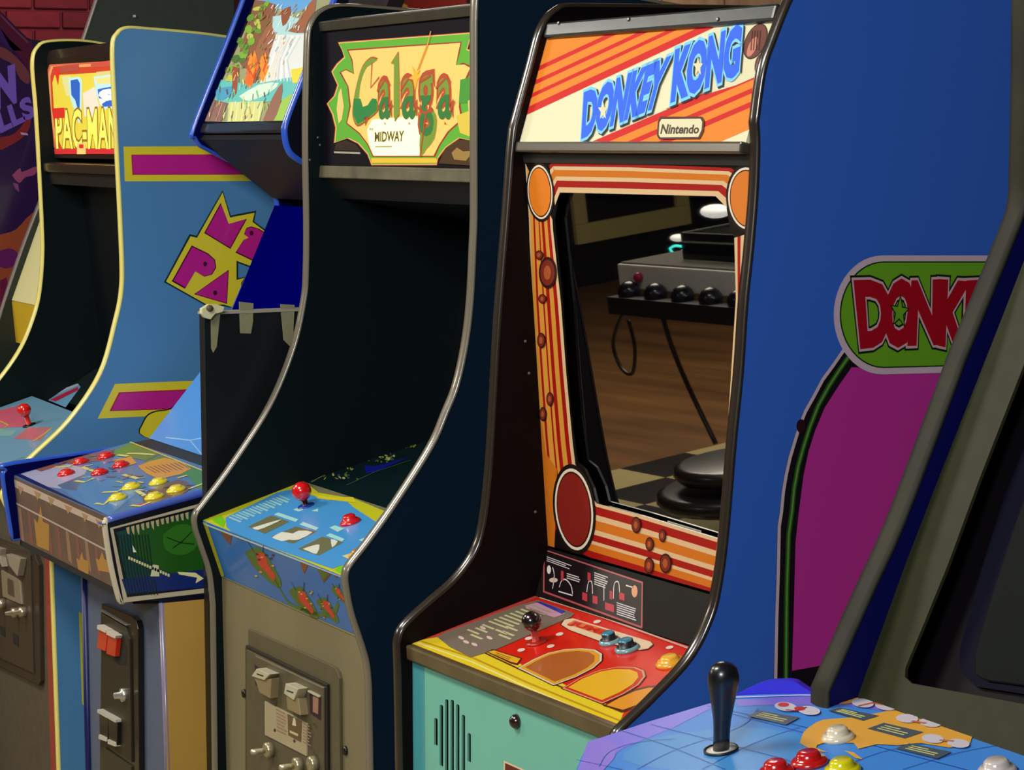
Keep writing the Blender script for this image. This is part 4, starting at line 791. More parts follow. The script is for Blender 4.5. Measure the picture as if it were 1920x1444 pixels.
for cx, cy, rx, ry, rt, col in ((1014, 360, 25, 54, -.06, (222, 122, 30)), (1077.7, 955, 38, 82, -.10, (130, 30, 22)), (1402, 372, 38, 62, -.05, (214, 120, 40))):
    z.g = 'badge_print#%d' % cx
    z.ell('px', cx, cy, rx*1.04, ry*1.04, (26, 14, 12), 4, rt, n=36); z.ell('px', cx, cy, rx*.93, ry*.94, (226, 214, 190), 5, rt, n=36); z.ell('px', cx, cy, rx*.84, ry*.87, (60, 20, 14), 6, rt, n=36); z.ell('px', cx, cy, rx*.79, ry*.83, col, 7, rt, n=36)
for cx, cy, rx, ry in ((1029, 511, 15, 27), (1019, 560, 7, 8), (1013, 478, 7, 8), (1020, 776, 6, 12), (1033, 748, 6, 12), (1017, 638, 7, 13), (1195, 984, 8, 14), (1244, 1004, 6, 11), (1220, 1020, 7, 12), (1219, 1060, 8, 14), (1250, 1056, 10, 17)):
    z.g = 'barrel_print#%d' % cy
    z.ell('px', cx, cy, rx*1.1, ry*1.1, (50, 14, 14), 8); z.ell('px', cx, cy, rx*.9, ry*.9, (120, 40, 26), 9); z.ell('px', cx, cy, rx*.45, ry*.5, (170, 84, 44), 10)
z.build('printed_border', bzo)
# tube face set back behind the opening, with its black shroud
n_ = bz.n; crt = Pane(bz.xyz(0, bz.h, -.012), bz.xyz(0, 0, -.012), bz.xyz(bz.w, bz.h, -.012))
glass = bpy.data.materials.new('tube_glass'); glass.use_nodes = True; gb = glass.node_tree.nodes['Principled BSDF']
gb.inputs['Base Color'].default_value = (.0012, .001, .0015, 1); gb.inputs['Roughness'].default_value = .012; gb.inputs['IOR'].default_value = 3.6
plate('monitor_screen', crt, [[(1030, 340), (1440, 340), (1430, 1080), (1160, 1040), (1100, 1000), (1050, 800)]], .004, glass, D.root)
za = Art(crt, .4); za.line('c3', [(785, 945), (968, 1000)], .002, (180, 176, 160), 2); 
za.g = 'caption_print'; za.build('caption_print', D.root)
c0 = D.yz(1004, 1117); ip, ipo = D.slab('instruction_panel', (b1[0], b1[1]-.004), c0, mat((17, 13, 10), .55, spec=.2, grain=.2), raw=True)
i_ = Art(ip, .35)
i_.poly('c4', [(893, 30), (1490, 228), (1487, 507), (891, 287)], (176, 84, 88), 1); i_.poly('c4', [(902, 40), (1482, 236), (1479, 494), (900, 282)], (20, 8, 12), 2); i_.poly('c4', [(895, 283), (1484, 498), (1486, 509), (893, 291)], (170, 70, 72), 3)
i_.bars('c4', (915, 75), (1065, 130), (915, 110), 3, (206, 200, 196), 3, .4); i_.bars('c4', (1035, 175), (1130, 205), (1035, 215), 3, (200, 196, 190), 3, .45); i_.bars('c4', (1200, 170), (1285, 200), (1200, 250), 6, (200, 196, 190), 3, .5); i_.bars('c4', (1335, 350), (1455, 390), (1335, 430), 6, (196, 190, 190), 3, .5); i_.bars('c4', (1390, 245), (1440, 260), (1390, 262), 1, (206, 200, 190), 3, .5)
i_.ell('c4', 928, 155, 12, 26, (214, 206, 196), 3); i_.ell('c4', 955, 218, 26, 14, (200, 176, 160), 3)
for pts in ([(950, 140), (960, 190), (950, 270)], [(990, 260), (1005, 220), (1030, 215), (1060, 250), (1070, 300)], [(1155, 290), (1165, 230), (1185, 230), (1190, 300)], [(1258, 250), (1258, 340)], [(1315, 330), (1320, 240), (1345, 230), (1352, 290)], [(985, 285), (1070, 310)]): i_.line('c4', pts, .0018, (206, 200, 196), 3, sm=3)
for x, y, w_, h_ in ((1000, 160, 16, 60), (1160, 170, 18, 50), (1128, 290, 30, 46), (1190, 308, 30, 46), (1265, 350, 54, 44), (1350, 290, 32, 42), (1292, 280, 16, 50)): i_.poly('c4', [(x, y), (x+w_, y+w_*.33), (x+w_, y+h_+w_*.33), (x, y+h_)], (176, 48, 60), 3)
i_.ell('c4', 1442, 285, 18, 36, (214, 150, 110), 3)
i_.build('printed_instructions', ipo)
cpp, cpo = D.slab('control_panel', (1003, 1118), (772, 1207), mat((214, 34, 16), .3, coat=.5), th=.012, bev=.001)
v = Art(cpp, .3, coat=.5)
v.poly('c4', [(100, 600), (255, 545), (600, 650), (1375, 1010), (1330, 1120), (800, 900), (300, 690)], (232, 206, 40), 1)
v.line('c4', [(160, 585), (470, 685), (800, 835), (1350, 1062)], .0035, (196, 150, 30), 2); v.line('c4', [(140, 596), (470, 712), (800, 865), (1335, 1092)], .003, (238, 232, 150), 2); v.line('c4', [(540, 655), (800, 778), (1370, 1014)], .003, (90, 40, 20), 2)
v.poly('c4', [(170, 575), (855, 305), (875, 318), (260, 560)], (204, 70, 60), 2)
v.poly('c4', [(255, 560), (300, 535), (770, 362), (860, 340), (1080, 420), (1060, 440), (600, 640), (455, 684), (330, 620)], (126, 112, 96), 3)
v.poly('c4', [(780, 375), (860, 355), (1025, 420), (960, 445), (820, 400)], (206, 150, 176), 4); v.poly('c4', [(845, 350), (880, 352), (1025, 408), (1005, 425)], (56, 50, 160), 5)
for i in range(9): v.poly('c4', [(x, y) for x, y in ((560+i*32, 470-i*12), (572+i*32, 464-i*12), (690+i*32, 508-i*12), (678+i*32, 514-i*12))], (206, 206, 150), 4)
for x, y in ((430, 520), (480, 510), (520, 490), (600, 520), (640, 530), (450, 550), (660, 500), (620, 550)): v.poly('c4', [(x, y), (x+14, y-6), (x+84, y+22), (x+70, y+28)], (206, 200, 150), 4)
for x, y in ((390, 560), (420, 585), (470, 600), (560, 560), (520, 500)): v.ell('c4', x+10, y+8, 20, 9, (226, 196, 186), 5, rot=.4, n=9)
rb_ = [(1000, 488), (1020, 458), (1070, 450), (1535, 590), (1550, 606), (1520, 632), (1470, 640), (1240, 590), (1050, 520)]
v.poly('c4', inset(rb_, 1.03, (1275, 545)), (70, 20, 16), 3); v.poly('c4', rb_, (232, 206, 170), 4); v.poly('c4', [(1035, 485), (1080, 462), (1300, 528), (1260, 560)], (222, 120, 70), 5)
v.text('c4', 'JUMP', (1075, 470), (1290, 532), (1255, 562), (1040, 492), (206, 40, 20), 6, .05)
v.poly('c4', [(548, 650), (590, 634), (765, 688), (740, 730), (700, 722)], (96, 20, 16), 3); v.poly('c4', [(562, 652), (596, 642), (756, 692), (735, 720), (700, 712)], (230, 176, 40), 4); v.bars('c4', (610, 655), (720, 695), (600, 675), 2, (170, 100, 30), 5, .4)
for x, y in ((990, 545), (937, 617), (760, 640), (1215, 470), (1650, 625), (805, 570)): v.ell('c4', x, y, 24, 10, (236, 214, 196), 4, rot=-.2, n=10)
A1 = [(745, 748), (830, 700), (920, 660), (1020, 638), (1120, 632), (1200, 640), (1240, 665), (1238, 705), (1190, 748), (1090, 800), (955, 850)]
v.poly('c4', inset(A1, 1.05, (1000, 730)), (60, 14, 12), 3); v.poly('c4', inset(A1, 1.02, (1000, 730)), (222, 206, 180), 4); v.poly('c4', inset(A1, .96, (1000, 730)), (226, 160, 40), 5); v.poly('c4', inset(A1, .84, (990, 735)), (176, 96, 40), 6)
A2 = [(1010, 870), (1110, 810), (1230, 762), (1340, 742), (1440, 745), (1492, 765), (1500, 800), (1460, 850), (1370, 905), (1245, 960)]
v.poly('c4', inset(A2, 1.05, (1260, 840)), (60, 14, 12), 3); v.poly('c4', inset(A2, 1.02, (1260, 840)), (226, 150, 120), 4); v.poly('c4', inset(A2, .96, (1260, 840)), (206, 40, 26), 5); v.poly('c4', inset(A2, .86, (1240, 845)), (232, 180, 36), 6)
v.poly('c4', [(1250, 975), (1340, 920), (1440, 875), (1520, 855), (1600, 850), (1600, 900), (1500, 960), (1380, 1010)], (60, 14, 12), 3); v.poly('c4', [(1270, 972), (1350, 928), (1440, 888), (1520, 868), (1600, 864), (1580, 900), (1480, 960), (1370, 1000)], (230, 150, 36), 4)
v.line('c4', [(870, 325), (1250, 445), (1790, 640)], .004, (214, 170, 150), 5)
v.build('printed_overlay', cpo)
jb = joystick(D, cpp, (1006, 1205), (995, 1166), .0142, (30, 14, 16), (190, 50, 40), .005, (170, 30, 22))
button(D, cpp, 'c4', 1292, 592, .0155, (120, 160, 166), (52, 128, 146), .014, (16, 24, 30)); button(D, cpp, 'c4', 1397, 635, .0175, (120, 160, 166), (52, 128, 146), .014, (16, 24, 30)); button(D, cpp, 'c4', 1655, 720, .020, (232, 160, 40), (236, 176, 50), .010)
r0, r1 = D.yz(769, 1208), D.yz(771, 1236)
D.slab('front_rail', (r0[0]-.002, r0[1]), (r1[0]-.002, r1[1]), mat((88, 74, 46), .4, coat=.3, grain=.25, scale=20), raw=True, th=.03, off=.006, bev=.003)
dfp = D.pane((r1[0]+.002, r1[1]), (r1[0]+.002, .05), raw=True)
slots = []
for x, ya, yb_ in ((247, 1045, 1215), (280, 965, 1340), (312, 932, 1400), (345, 935, 1440), (378, 962, 1460), (412, 1025, 1450), (447, 1135, 1315)):
    w_ = 10.5; slots.append(C_('c4', [(x-w_, ya+8), (x-w_*.4, ya), (x+w_*.5, ya+2), (x+w_, ya+10), (x+w_, yb_-8), (x+w_*.4, yb_), (x-w_*.5, yb_-4), (x-w_, yb_-10)]))
plate('lower_front_panel', dfp, [[dfp.uv(*q) for q in l] if not isinstance(l, tuple) else l for l in slots] and [[(0, 0), (dfp.w, 0), (dfp.w, dfp.h), (0, dfp.h)]]+[[dfp.uv(*q) for q in l] for l in slots], .003, mat((110, 178, 156), .5, grain=.04, scale=6), D.root, px=False)
D.slab('speaker_backing', (r1[0]+.03, r1[1]-.02), (r1[0]+.03, .3), mat((8, 8, 8), .8), raw=True)
st = Art(dfp, .45); st.poly('c4', [(108, 680), (178, 705), (184, 1600), (112, 1600)], (76, 158, 164), 1); 
st.g = 'label_plate'; st.poly('c4', [(655, 1300), (790, 1360), (790, 1500), (655, 1440)], (226, 196, 150), 1); st.poly('c4', [(664, 1314), (790, 1370), (790, 1500), (664, 1440)], (96, 30, 22), 2); st.build('sticker', D.root)
lathe('lock', sphere_prof(.0105, 0, 6, 0, math.pi/2), dfp.mtx(dfp.at(*C_('c4', [(733, 1065)])[0])), mat((44, 26, 20), .2, coat=.6), D.root, 18)
# printed side of the cabinet
dsp = Pane((-2.5799, 1.45, 1.75), (-2.5799, 1.45, .1), (-2.5799, 2.32, 1.75)); s_ = Art(dsp, .4, coat=.1, rect=(0, 0, .87, 1.65))
WH, GR, MG = (216, 186, 194), (112, 170, 34), (200, 50, 150)
Lo = C_('c5', [(440, 600), (385, 680), (330, 755), (285, 840), (240, 920), (212, 990), (190, 1060), (160, 1160), (140, 1250), (125, 1340), (115, 1444)])+C_('c6', [(128, 300), (122, 600), (112, 900), (105, 1280), (104, 1500)])
Li = C_('c5', [(490, 690), (420, 790), (350, 900), (300, 1020), (265, 1130), (240, 1250), (215, 1444)])+C_('c6', [(245, 400), (235, 800), (222, 1230), (218, 1500)])
far = (2150, 690)
s_.poly('px', Lo+[(1545, 1330), (2150, 1250), far, (1650, 690)], (24, 18, 24), 1)
mg = Li[:-1]+[(1545, 1247), (2150, 1150), far, (1640, 690)]
s_.poly('px', mg, MG, 2)
s_.line('px', [(x+3, y) for x, y in Lo], .0048, WH, 4)
mid = [((a_[0]*.52+b_[0]*.48), (a_[1]*.52+b_[1]*.48)) for a_, b_ in zip(spline(Lo, 4)[::1], [Li[min(len(Li)-1, int(i*len(Li)/(len(spline(Lo, 4)))))] for i in range(len(spline(Lo, 4)))])]
gx = C_('c5', [(470, 640), (420, 712), (370, 790), (315, 890), (272, 1000), (240, 1100), (212, 1200), (190, 1320), (178, 1444)])+C_('c6', [(200, 350), (188, 700), (185, 900), (182, 1280), (180, 1420)])
s_.line('px', gx, .0075, (44, 84, 26), 3); s_.line('px', gx, .003, (96, 150, 60), 4); s_.ell('px', 1501, 799, 9, 13, (46, 14, 24), 6); s_.line('px', [(1483, 1258), (1480, 1290)], .001, (10, 40, 130), 3)
def stad(x0_, y0_, y1_, xe):
    r = (y1_-y0_)/2; c = (x0_+r*.82, y0_+r); return [(c[0]-r*.82*math.sin(t), c[1]-r*math.cos(t)) for t in [math.pi*i/24 for i in range(25)]]+[(xe, y1_-14), (xe, y0_)]
s_.poly('px', stad(1562, 479, 702, 2200), WH, 6); s_.poly('px', stad(1573, 490, 690, 2200), (30, 50, 20), 7); s_.poly('px', stad(1575.5, 492.5, 687.5, 2200), GR, 8)
q = [(1604, 534), (2192, 516), (2192, 622), (1618, 642)]
for st_, q in (('D', [(1604, 534), (1664, 532), (1662, 640), (1614, 645)]), ('O', [(1663, 532), (1712, 530), (1708, 642), (1656, 644)]), ('N', [(1710, 534), (1757, 532), (1757, 638), (1704, 640)]), ('K', [(1762, 532), (1812, 536), (1800, 648), (1760, 640)]), ('E', [(1815, 534), (1860, 532), (1858, 640), (1812, 640)]), ('Y', [(1864, 532), (1915, 532), (1900, 640), (1866, 640)])):
    oo = .35*('DONKEY'.index(st_) % 2); s_.g = 'lettering'; s_.text('px', st_, *q, (24, 30, 16), 9+oo, .11); s_.text('px', st_, *q, (214, 176, 176), 10+oo, .085); s_.text('px', st_, *q, (176, 10, 30), 11+oo, .055)
s_.poly('px', [(1684+(20 if i % 2 == 0 else 9)*math.sin(i*math.pi/5+.1), 585-(34 if i % 2 == 0 else 14)*math.cos(i*math.pi/5+.1)) for i in range(10)], (24, 30, 16), 12); s_.poly('px', [(1684+(16 if i % 2 == 0 else 7)*math.sin(i*math.pi/5+.1), 585-(28 if i % 2 == 0 else 11)*math.cos(i*math.pi/5+.1)) for i in range(10)], GR, 13)
s_.build('side_print', D.right)
for cab_, k_, pts_ in ((G, G.xl+.0202, ((581, 300), (596, 258), (600, 272))), (D, D.xl+.0182, ((985, 640), (992, 700), (1004, 960)))):
    for x, y in pts_:
        p = on(x, y, 0, k_); lathe('screw', [(.0025, 0), (.002, .001), (.0003, .0012)], Matrix.Translation(p) @ Matrix.Rotation(math.pi/2, 4, 'Y'), mat((96, 92, 84), .4), cab_.root, 8)
for x, y in ((1047, 13), (1178, 12), (1345, 12)):
    p = D.pane((1033, 45), (1025, 74)).at(x, y+30 if x < 1100 else y+24, .009); lathe('screw', [(.003, 0), (.002, .0012), (.0003, .0014)], dt.mtx(p), mat((170, 168, 150), .3, metal=.5), D.root, 8)
# ================================================================ F: nearest cabinet at the right edge
Fc_ = Cab('arcade_cabinet', -2.2, -1.25, .03, 2.4, 1.9, 'nearest cabinet with slanted screen and blue map-printed control panel with tall black joystick')
fed = mat((40, 37, 23), .6, spec=.25, grain=.3, scale=14, bump=.3); finn = mat((2, 4, 74), .6, spec=.2)
Fc_.side(True, [[(1906, -160), (1899, 0), (1897, 166), (1893, 362)], [(1893, 362), (1888, 394), (1879, 420), (1856, 478)], [(1780, 663), (1669, 960), (1606, 1101), (1523, 1287)]], finn, mat((16, 18, 30), .5), fed)
Fc_.side(False, [[(2600, -300), (2600, 300), (2400, 1400)]], finn, mat((16, 18, 30), .5), fed, mold=False)
k0, k1 = Fc_.yz(1772, 829), Fc_.yz(1592, 1290); dyy = (k0[0]-k1[0])/(k0[1]-k1[1]); k0 = (k1[0]+dyy*(1.62-k1[1]), 1.62)
fz = Fc_.pane((k0[0]-.0, k0[1]), (k1[0]-.0, k1[1]-.05), raw=True)
L0 = [(1722, 1262)]
op = [(2050, 380), (1843, 900), (1783, 1063), (1737, 1176), (1704, 1255), (1703, 1270), (1716, 1284), (1920, 1322), (2400, 1420), (2400, 380)]
bt = plate('monitor_bezel', fz, [[fz.uv(*q) for q in [(1954, 420), (1888, 591), (1766, 900), (1673, 1141), (1600, 1330), (1920, 1420), (2300, 1520), (2300, 1400), (1920, 1322), (1716, 1284), (1703, 1272), (1704, 1255), (1737, 1176), (1783, 1063), (1843, 900), (1960, 600), (2040, 400)]]], .004, mat((46, 46, 26), .5, grain=.1, spec=.15), Fc_.root, px=False, h=.005)
fs = Pane(fz.xyz(0, fz.h, -.03), fz.xyz(0, 0, -.03), fz.xyz(fz.w, fz.h, -.03))
plate('monitor_surround', fs, [[(0, -.03), (fs.w, -.03), (fs.w, fs.h), (0, fs.h)]], .003, mat((8, 4, 7), .6, spec=.15), Fc_.root, px=False)
scn = plate('monitor_screen', fs, [[(2080, 560), (1917, 973), (1874, 1104), (1836, 1235), (1838, 1268), (1862, 1282), (2000, 1300), (2400, 1330), (2400, 560)]], .004, mat((16, 20, 17), .6, spec=.06), Fc_.root, h=.008, bev=.003)
plate('monitor_shadow_mask', fs, [[(2060, 520), (1890, 930), (1850, 1060), (1806, 1220), (1806, 1262), (1836, 1290), (2000, 1316), (2400, 1350), (2400, 520)]], .003, mat((7, 7, 26), .6, spec=.06), Fc_.root, h=.005)
# control panel: tilted board overhanging to the left
cz = lambda y: 1.0+(y-1.25)/6
tpF = Pane((-2.45, 1.75, cz(1.75)), (-2.45, .95, cz(.95)), (-1.2, 1.75, cz(1.75)))
outl = spline([(1066, 1480), (1090, 1420), (1106, 1390)], 3)+[(1224, 1351), (1377, 1305)]+spline([(1377, 1304), (1500, 1301), (1671, 1303), (1790, 1326), (1920, 1362), (2300, 1475)], 4)[1:]+[(2300, 1800), (980, 1800)]
pcol = mat((66, 134, 214), .45, coat=.08, spec=.3)
fcp = plate('control_panel', tpF, [outl], .018, pcol, Fc_.root)
fcb = plate('control_box', tpF, [inset(outl, .985, (1500, 1500))], .14, mat((60, 56, 150), .4), Fc_.root, h=-.0185)
u = Art(tpF, .45, coat=.06, rect=(-.3, -.6, 1.3, .85))
u.poly('c7', [(60, 390), (330, 300), (680, 195), (420, 330), (200, 420), (90, 512), (0, 540), (30, 450)], (128, 118, 220), 1); u.poly('c7', [(50, 395), (110, 376), (180, 420), (120, 512), (10, 540), (20, 480)], (140, 120, 214), 2, sm=2)
u.poly('c7', [(680, 212), (1000, 196), (1350, 196), (1920, 336), (1920, 366), (1500, 290), (1200, 240), (900, 232), (700, 240)], (126, 108, 206), 1); u.poly('c7', [(300, 380), (700, 330), (1000, 380), (900, 512), (500, 520), (200, 470)], (64, 140, 206), 1, sm=3)
u.line('px', [(1377, 1309), (1500, 1305), (1671, 1307)], .0035, (206, 196, 226), 4)
gc_ = (40, 84, 160)
for pts in ([(180, 340), (420, 420), (640, 512)], [(320, 318), (600, 390), (900, 470), (1060, 530)], [(560, 240), (900, 310), (1240, 400), (1700, 520)], [(0, 470), (200, 512)], [(100, 500), (140, 440), (240, 400), (420, 380)], [(260, 512), (420, 430), (700, 330), (780, 250)], [(540, 512), (760, 400), (960, 330)], [(1100, 520), (1300, 440), (1500, 400)], [(660, 270), (1000, 360)], [(1400, 512), (1640, 440), (1860, 400)]): u.line('c7', pts, .0011, gc_, 3, sm=4)
OG = (226, 164, 60)
u.poly('c7', [(960, 400), (975, 355), (1010, 325), (1060, 300), (1180, 290), (1300, 270), (1400, 250), (1500, 260), (1640, 300), (1820, 330), (1800, 360), (1700, 370), (1690, 400), (1600, 420), (1480, 400), (1380, 410), (1290, 405), (1210, 425), (1190, 400), (1060, 400), (1030, 420), (1080, 440), (1020, 430), (985, 415)], OG, 4, sm=2)
u.poly('c7', [(1090, 205), (1180, 200), (1220, 215), (1160, 232), (1100, 225)], OG, 4, sm=2); u.poly('c7', [(1150, 432), (1190, 440), (1230, 470), (1200, 465)], OG, 4); u.poly('c7', [(1840, 390), (1920, 365), (1960, 380), (1960, 408), (1860, 405)], OG, 4)
for x, y in ((1700, 280), (1640, 260), (1560, 250), (1760, 330)): u.ell('c7', x, y, 34, 8, (150, 120, 180), 5, n=9)
for x, y in ((1900, 395), (1800, 345)): u.ell('c7', x, y, 26, 8, OG, 5, n=9)
for pts in ([(735, 285), (790, 262), (960, 292), (900, 324)], [(1080, 262), (1130, 250), (1300, 285), (1230, 306)], [(1250, 340), (1320, 315), (1490, 355), (1410, 382)], [(1370, 425), (1430, 403), (1610, 440), (1550, 470)]):
    u.poly('c7', pts, (74, 84, 96), 6); (x0_, y0_), (x1_, y1_) = pts[0], pts[3]
    for t in (.28, .5, .72):
        a_ = [pts[0][k]+(pts[1][k]-pts[0][k])*t for k in (0, 1)]; b_ = [pts[3][k]+(pts[2][k]-pts[3][k])*t for k in (0, 1)]
        u.line('c7', [[a_[k]+(b_[k]-a_[k])*f for k in (0, 1)] for f in (.14, .84-.3*(t > .6))], .0022, (200, 200, 126), 7)
for x, y, rt in ((900, 248, .12), (1000, 264, .1), (1230, 232, .1), (1330, 244, .1), (1420, 298, .05), (1520, 316, .1), (1530, 385, .1), (1640, 405, .1)):
    u.ell('c7', x, y, 48, 19, (206, 198, 206), 8, rt); 
for x, y in ((890, 240), (960, 256)): u.ell('c7', x, y, 24, 9, (196, 44, 30), 9)
u.line('c7', [(900, 262), (950, 266), (990, 250)], .003, (150, 40, 30), 9); u.line('c7', [(1210, 246), (1270, 232), (1330, 240)], .004, (196, 80, 50), 9); u.line('c7', [(1440, 310), (1500, 320)], .004, (196, 110, 80), 9); u.line('c7', [(1560, 392), (1620, 396)], .004, (190, 120, 100), 9)
u.build('printed_overlay', fcp)
FB = Fc_
def fbtn(x, y, r, c): 
    M = tpF.mtx(tpF.at(x, y)); return lathe('push_button', [(r, 0), (r, .003), (r*.86, .006), (r*.66, .0065), (r*.64, .011), (r*.5, .0135), (.0005, .0125)], M, [mat(c, .2, coat=.7)], FB.root, 26)
fbtn(1572, 1386, .0175, (220, 206, 176)); fbtn(1518, 1432, .0195, (190, 24, 22)); fbtn(1456, 1450, .0185, (196, 26, 22)); fbtn(1580, 1447, .019, (220, 206, 20)); fbtn(1870, 1448, .0195, (206, 190, 180))
# bat-top joystick
jb_ = tpF.at(1352, 1408); M = tpF.mtx(jb_); M2 = Matrix.Translation(jb_)
js = lathe('joystick', [(.0005, -.001), (.0165, 0), (.0165, .0015), (.010, .002), (.0005, .0021)], M, [mat((210, 206, 196), .3), mat((18, 18, 22), .3)], FB.root, 26, [1, 1, 0, 0])
lathe('slot_ring', [(.0185, .0), (.0185, .003), (.0165, .003), (.0165, 0)], M, mat((26, 26, 34), .4), js, 26)
lathe('bat_handle', [(.0088, .0), (.0088, .022), (.0095, .033), (.0105, .04), (.0135, .058), (.0158, .070), (.0166, .077), (.0160, .084), (.0138, .090), (.009, .0945), (.004, .096), (.0005, .0963)], M2 @ Matrix.Rotation(math.radians(3), 4, 'Y'), mat((22, 22, 24), .3, coat=.3), js, 30)
# purple-blue plastic skirt showing behind the board
qa, qb = tpF.at(1377, 1304), tpF.at(1671, 1303); skn = Pane(qa+Vector((0, 0, .1)), qa, qb+Vector((0, 0, .1)), -.004); skn.rect = (-9, -9, 9, 9)
sk = spline([(1377, 1304), (1400, 1292), (1432, 1279), (1460, 1276), (1487, 1277), (1505, 1288), (1524, 1299), (1536, 1301), (1550, 1298), (1574, 1284), (1596, 1285), (1622, 1296), (1644, 1303)], 4)+[(1660, 1318), (1385, 1320)]
plate('moulded_skirt', skn, [sk], .012, mat((56, 48, 214), .4, coat=.3), FB.root)
box('cabinet_front', (-2.17, 1.46, .02), (-1.28, 1.49, .95), mat((20, 20, 30), .5), FB.root)
# ================================================================ the other side of the room, seen mirrored in the dark tube
nm = crt.n; TX, TY = -7.86, -1.43
def refl(x, y, ax, val):
    P = crt.at(x, y); d = (P-EYE); r = d-nm*(2*d.dot(nm)); return P+r*((val-P[ax])/r[ax])
tl = [mat((196, 180, 128), .35, grain=.06), mat((40, 36, 34), .35)]; tme = []
for k in range(2):
    bm = bmesh.new(); bmesh.ops.create_cube(bm, size=1); bmesh.ops.scale(bm, vec=(.303, .303, .006), verts=bm.verts); me = bpy.data.meshes.new('tile'); bm.to_mesh(me); bm.free(); me.materials.append(tl[k]); tme.append(me)
fl = bpy.data.objects['floor']
cf = bpy.data.materials.new('checker'); cf.use_nodes = True; nt = cf.node_tree; ck_ = nt.nodes.new('ShaderNodeTexChecker'); tcn = nt.nodes.new('ShaderNodeTexCoord'); mpn = nt.nodes.new('ShaderNodeMapping')
mpn.inputs['Location'].default_value = (-TX/.305, -TY/.305, .5); mpn.inputs['Scale'].default_value = (1/.305, 1/.305, 1); ck_.inputs['Scale'].default_value = 1
ck_.inputs[1].default_value = lin((40, 36, 34))+(1,); ck_.inputs[2].default_value = lin((196, 180, 128))+(1,)
nt.links.new(tcn.outputs['Object'], mpn.inputs[0]); nt.links.new(mpn.outputs[0], ck_.inputs[0]); nt.links.new(ck_.outputs[0], nt.nodes['Principled BSDF'].inputs['Base Color'])
struct(box('floor_2', (TX+8*.305, -6.4, 0.0), (3.1, 3.6, .004), cf))
for i in range(8):
    for j in range(-16, 8):
        o = bpy.data.objects.new('tile', tme[(i+j) % 2]); COL.objects.link(o); o.parent = fl; o.location = (TX+(i+.5)*.305, TY+(j+.5)*.305, .002)
# low console with a glass lid
con = thing('display_console', (-6.9, -1.45, 0), 'white-fronted console under a glass lid, seen mirrored in the dark screen', 'console')
wh = mat((244, 243, 236), .5)
e0 = refl(1157, 495, 1, -1.17); zt = e0.z; x0c = e0.x
box('cabinet_body', (x0c, -1.85, zt-.085), (x0c+1.7, -1.17, zt), wh, con, .004); box('top_panel', (x0c+.01, -1.84, zt), (x0c+1.69, -1.18, zt+.006), mat((120, 118, 110), .3), con)
for dx in (.05, 1.6):
    for dy in (-1.8,): box('leg', (x0c+dx, dy, 0), (x0c+dx+.04, dy+.04, zt-.085), mat((30, 28, 28), .4, metal=.5), con)
gl_ = bpy.data.materials.new('lid_glass'); gl_.use_nodes = True; q = gl_.node_tree.nodes['Principled BSDF']; q.inputs['Transmission Weight'].default_value = 1.; q.inputs['Roughness'].default_value = .03; q.inputs['IOR'].default_value = 1.3; q.inputs['Base Color'].default_value = (.7, .75, .75, 1)
box('glass_lid', (x0c+.25, -1.8, zt+.008), (x0c+1.65, -1.28, zt+.1), gl_, con)
for i in range(7):
    xx = x0c+.12+i*.16; lathe('control_knob', sphere_prof(.042, 0, 8), Matrix.Translation((xx, -1.13, zt-.09)), mat((10, 10, 26), .3, coat=.4), con, 14)
box('panel_shelf', (x0c+.05, -1.16, zt-.16), (x0c+1.7, -1.08, zt-.10), mat((8, 8, 18), .5), con)
for yy in (-1.8, -1.28): box('lid_edge', (x0c+.25, yy-.006, zt+.095), (x0c+1.65, yy, zt+.102), mat((150, 150, 146), .3), con)
for xx in (x0c+.25,): box('lid_edge', (xx, -1.8, zt+.095), (xx+.008, -1.28, zt+.102), mat((150, 150, 146), .3), con)
for i in range(3): tube('pale_grip', [(x0c+.35+i*.28, -1.10, zt-.13), (x0c+.47+i*.28, -1.10, zt-.12)], .016, mat((206, 210, 140), .5), con)
lathe('red_knob', sphere_prof(.018, 0, 8), Matrix.Translation((x0c+.14, -1.16, zt-.04)), mat((170, 20, 50), .4), con, 12)
def rp(pts, ax, v): return [tuple(refl(x, y, ax, v)) for x, y in pts]
o = tube('power_cable', spline(rp([(1236, 570), (1258, 645), (1292, 728), (1342, 832)], 1, -1.3), 5), .009, mat((10, 8, 8), .4)); tag(o, 'black cable running down from the console to the floor, mirrored in the dark screen', 'cable')
o = tube('cable_loop', spline(rp([(1180, 570), (1158, 610), (1150, 650), (1165, 690), (1186, 700), (1190, 650), (1178, 600)], 1, -1.2), 5), .007, mat((10, 8, 8), .4)); tag(o, 'looped dark cable hanging under the console, mirrored in the dark screen', 'cable')
p = refl(1397, 860, 2, .5); t = thing('round_stool', (p.x, p.y, 0), 'round dark two-tier stool at the foot of the cable, mirrored low in the screen', 'stool')
for nm_, r_, h_ in (('seat', .20, .5), ('seat_ring', .255, .43)): lathe(nm_, [(.001, h_-.045), (r_-.01, h_-.045), (r_+.006, h_-.025), (r_, h_-.006), (r_-.02, h_), (.001, h_)], Matrix.Translation((p.x, p.y, 0)), mat((30, 24, 20), .35, coat=.3), t, 28)
lathe('pedestal', [(.17, 0), (.17, .02), (.1, .04), (.08, .385)], Matrix.Translation((p.x, p.y, 0)), mat((40, 38, 34), .4), t, 20)
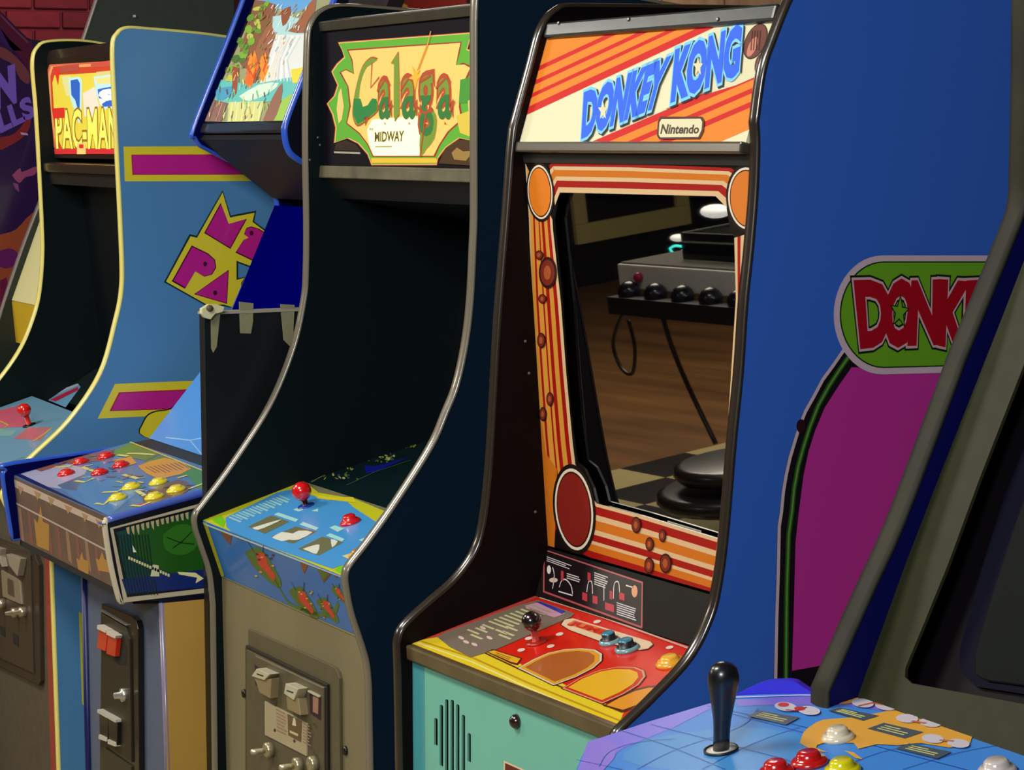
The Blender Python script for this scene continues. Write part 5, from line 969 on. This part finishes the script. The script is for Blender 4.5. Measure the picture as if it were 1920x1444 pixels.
fx = -12.6; Q = [refl(x, y, 0, fx) for x, y in ((1066, 330), (1087, 452), (1292, 400), (1285, 330))]
ys = sorted([Q[0].y, Q[2].y]); fc = thing('arcade_cabinet', (fx-.3, (ys[0]+ys[1])/2, 0), 'far cabinet with a yellowish screen frame, mirrored at the top of the dark screen', 'arcade cabinet')
box('body', (fx-.6, ys[0]-.05, 0), (fx-.02, ys[1]+.05, Q[1].z+.6), mat((16, 14, 22), .5), fc)
zb = Q[1].z; ym = mat((200, 186, 120), .5)
for nm_, lo, hi in (('frame_rail', (fx-.02, ys[0], zb-.02), (fx+.02, ys[1], zb+.1)), ('frame_post', (fx-.02, ys[0], zb+.1), (fx+.02, ys[0]+.09, zb+.55)), ('frame_post', (fx-.02, ys[1]-.09, zb+.1), (fx+.02, ys[1], zb+.55))): box(nm_, lo, hi, ym, fc, .004)
nt_ = mat((70, 230, 220), .3, emit=2.5)
o = tube('lid_reflection_tube', spline(rp([(1374, 428), (1358, 462), (1346, 476), (1352, 492), (1360, 500), (1340, 498)], 1, -1.96), 5), .006, nt_); tag(o, 'turquoise neon reflection on the console lid, built as a glowing tube, mirrored at the right of the dark screen', 'neon reflection')  # sign reflection on the lid, added as a glowing tube
o = tube('lid_reflection_ring', spline(rp([(1256, 466), (1266, 461), (1282, 464), (1276, 473), (1262, 474), (1256, 466)], 1, -1.96), 5), .005, nt_); tag(o, 'small turquoise neon reflection on the console lid, built as a glowing ring, mirrored in the dark screen', 'neon reflection')  # ring-shaped part of the sign reflection, added as a glowing loop
wl_ = mat((236, 236, 230), .4, emit=1.6)  # white window glints of the mirrored view, added as glowing shapes
for (x, y, r_, lb) in ((1342, 396, .05, 'oval white glint built as a glowing shape, high at the right of the mirrored view'), (1272, 446, .028, 'small white glint built as a glowing shape, just above the mirrored console')):
    p = refl(x, y, 1, -2.6); o = lathe('white_glint', sphere_prof(r_, 0, 8), Matrix.Translation(p) @ Matrix.Diagonal((1.9, 1, .6, 1)), wl_, None, 16); tag(o, lb, 'glint')
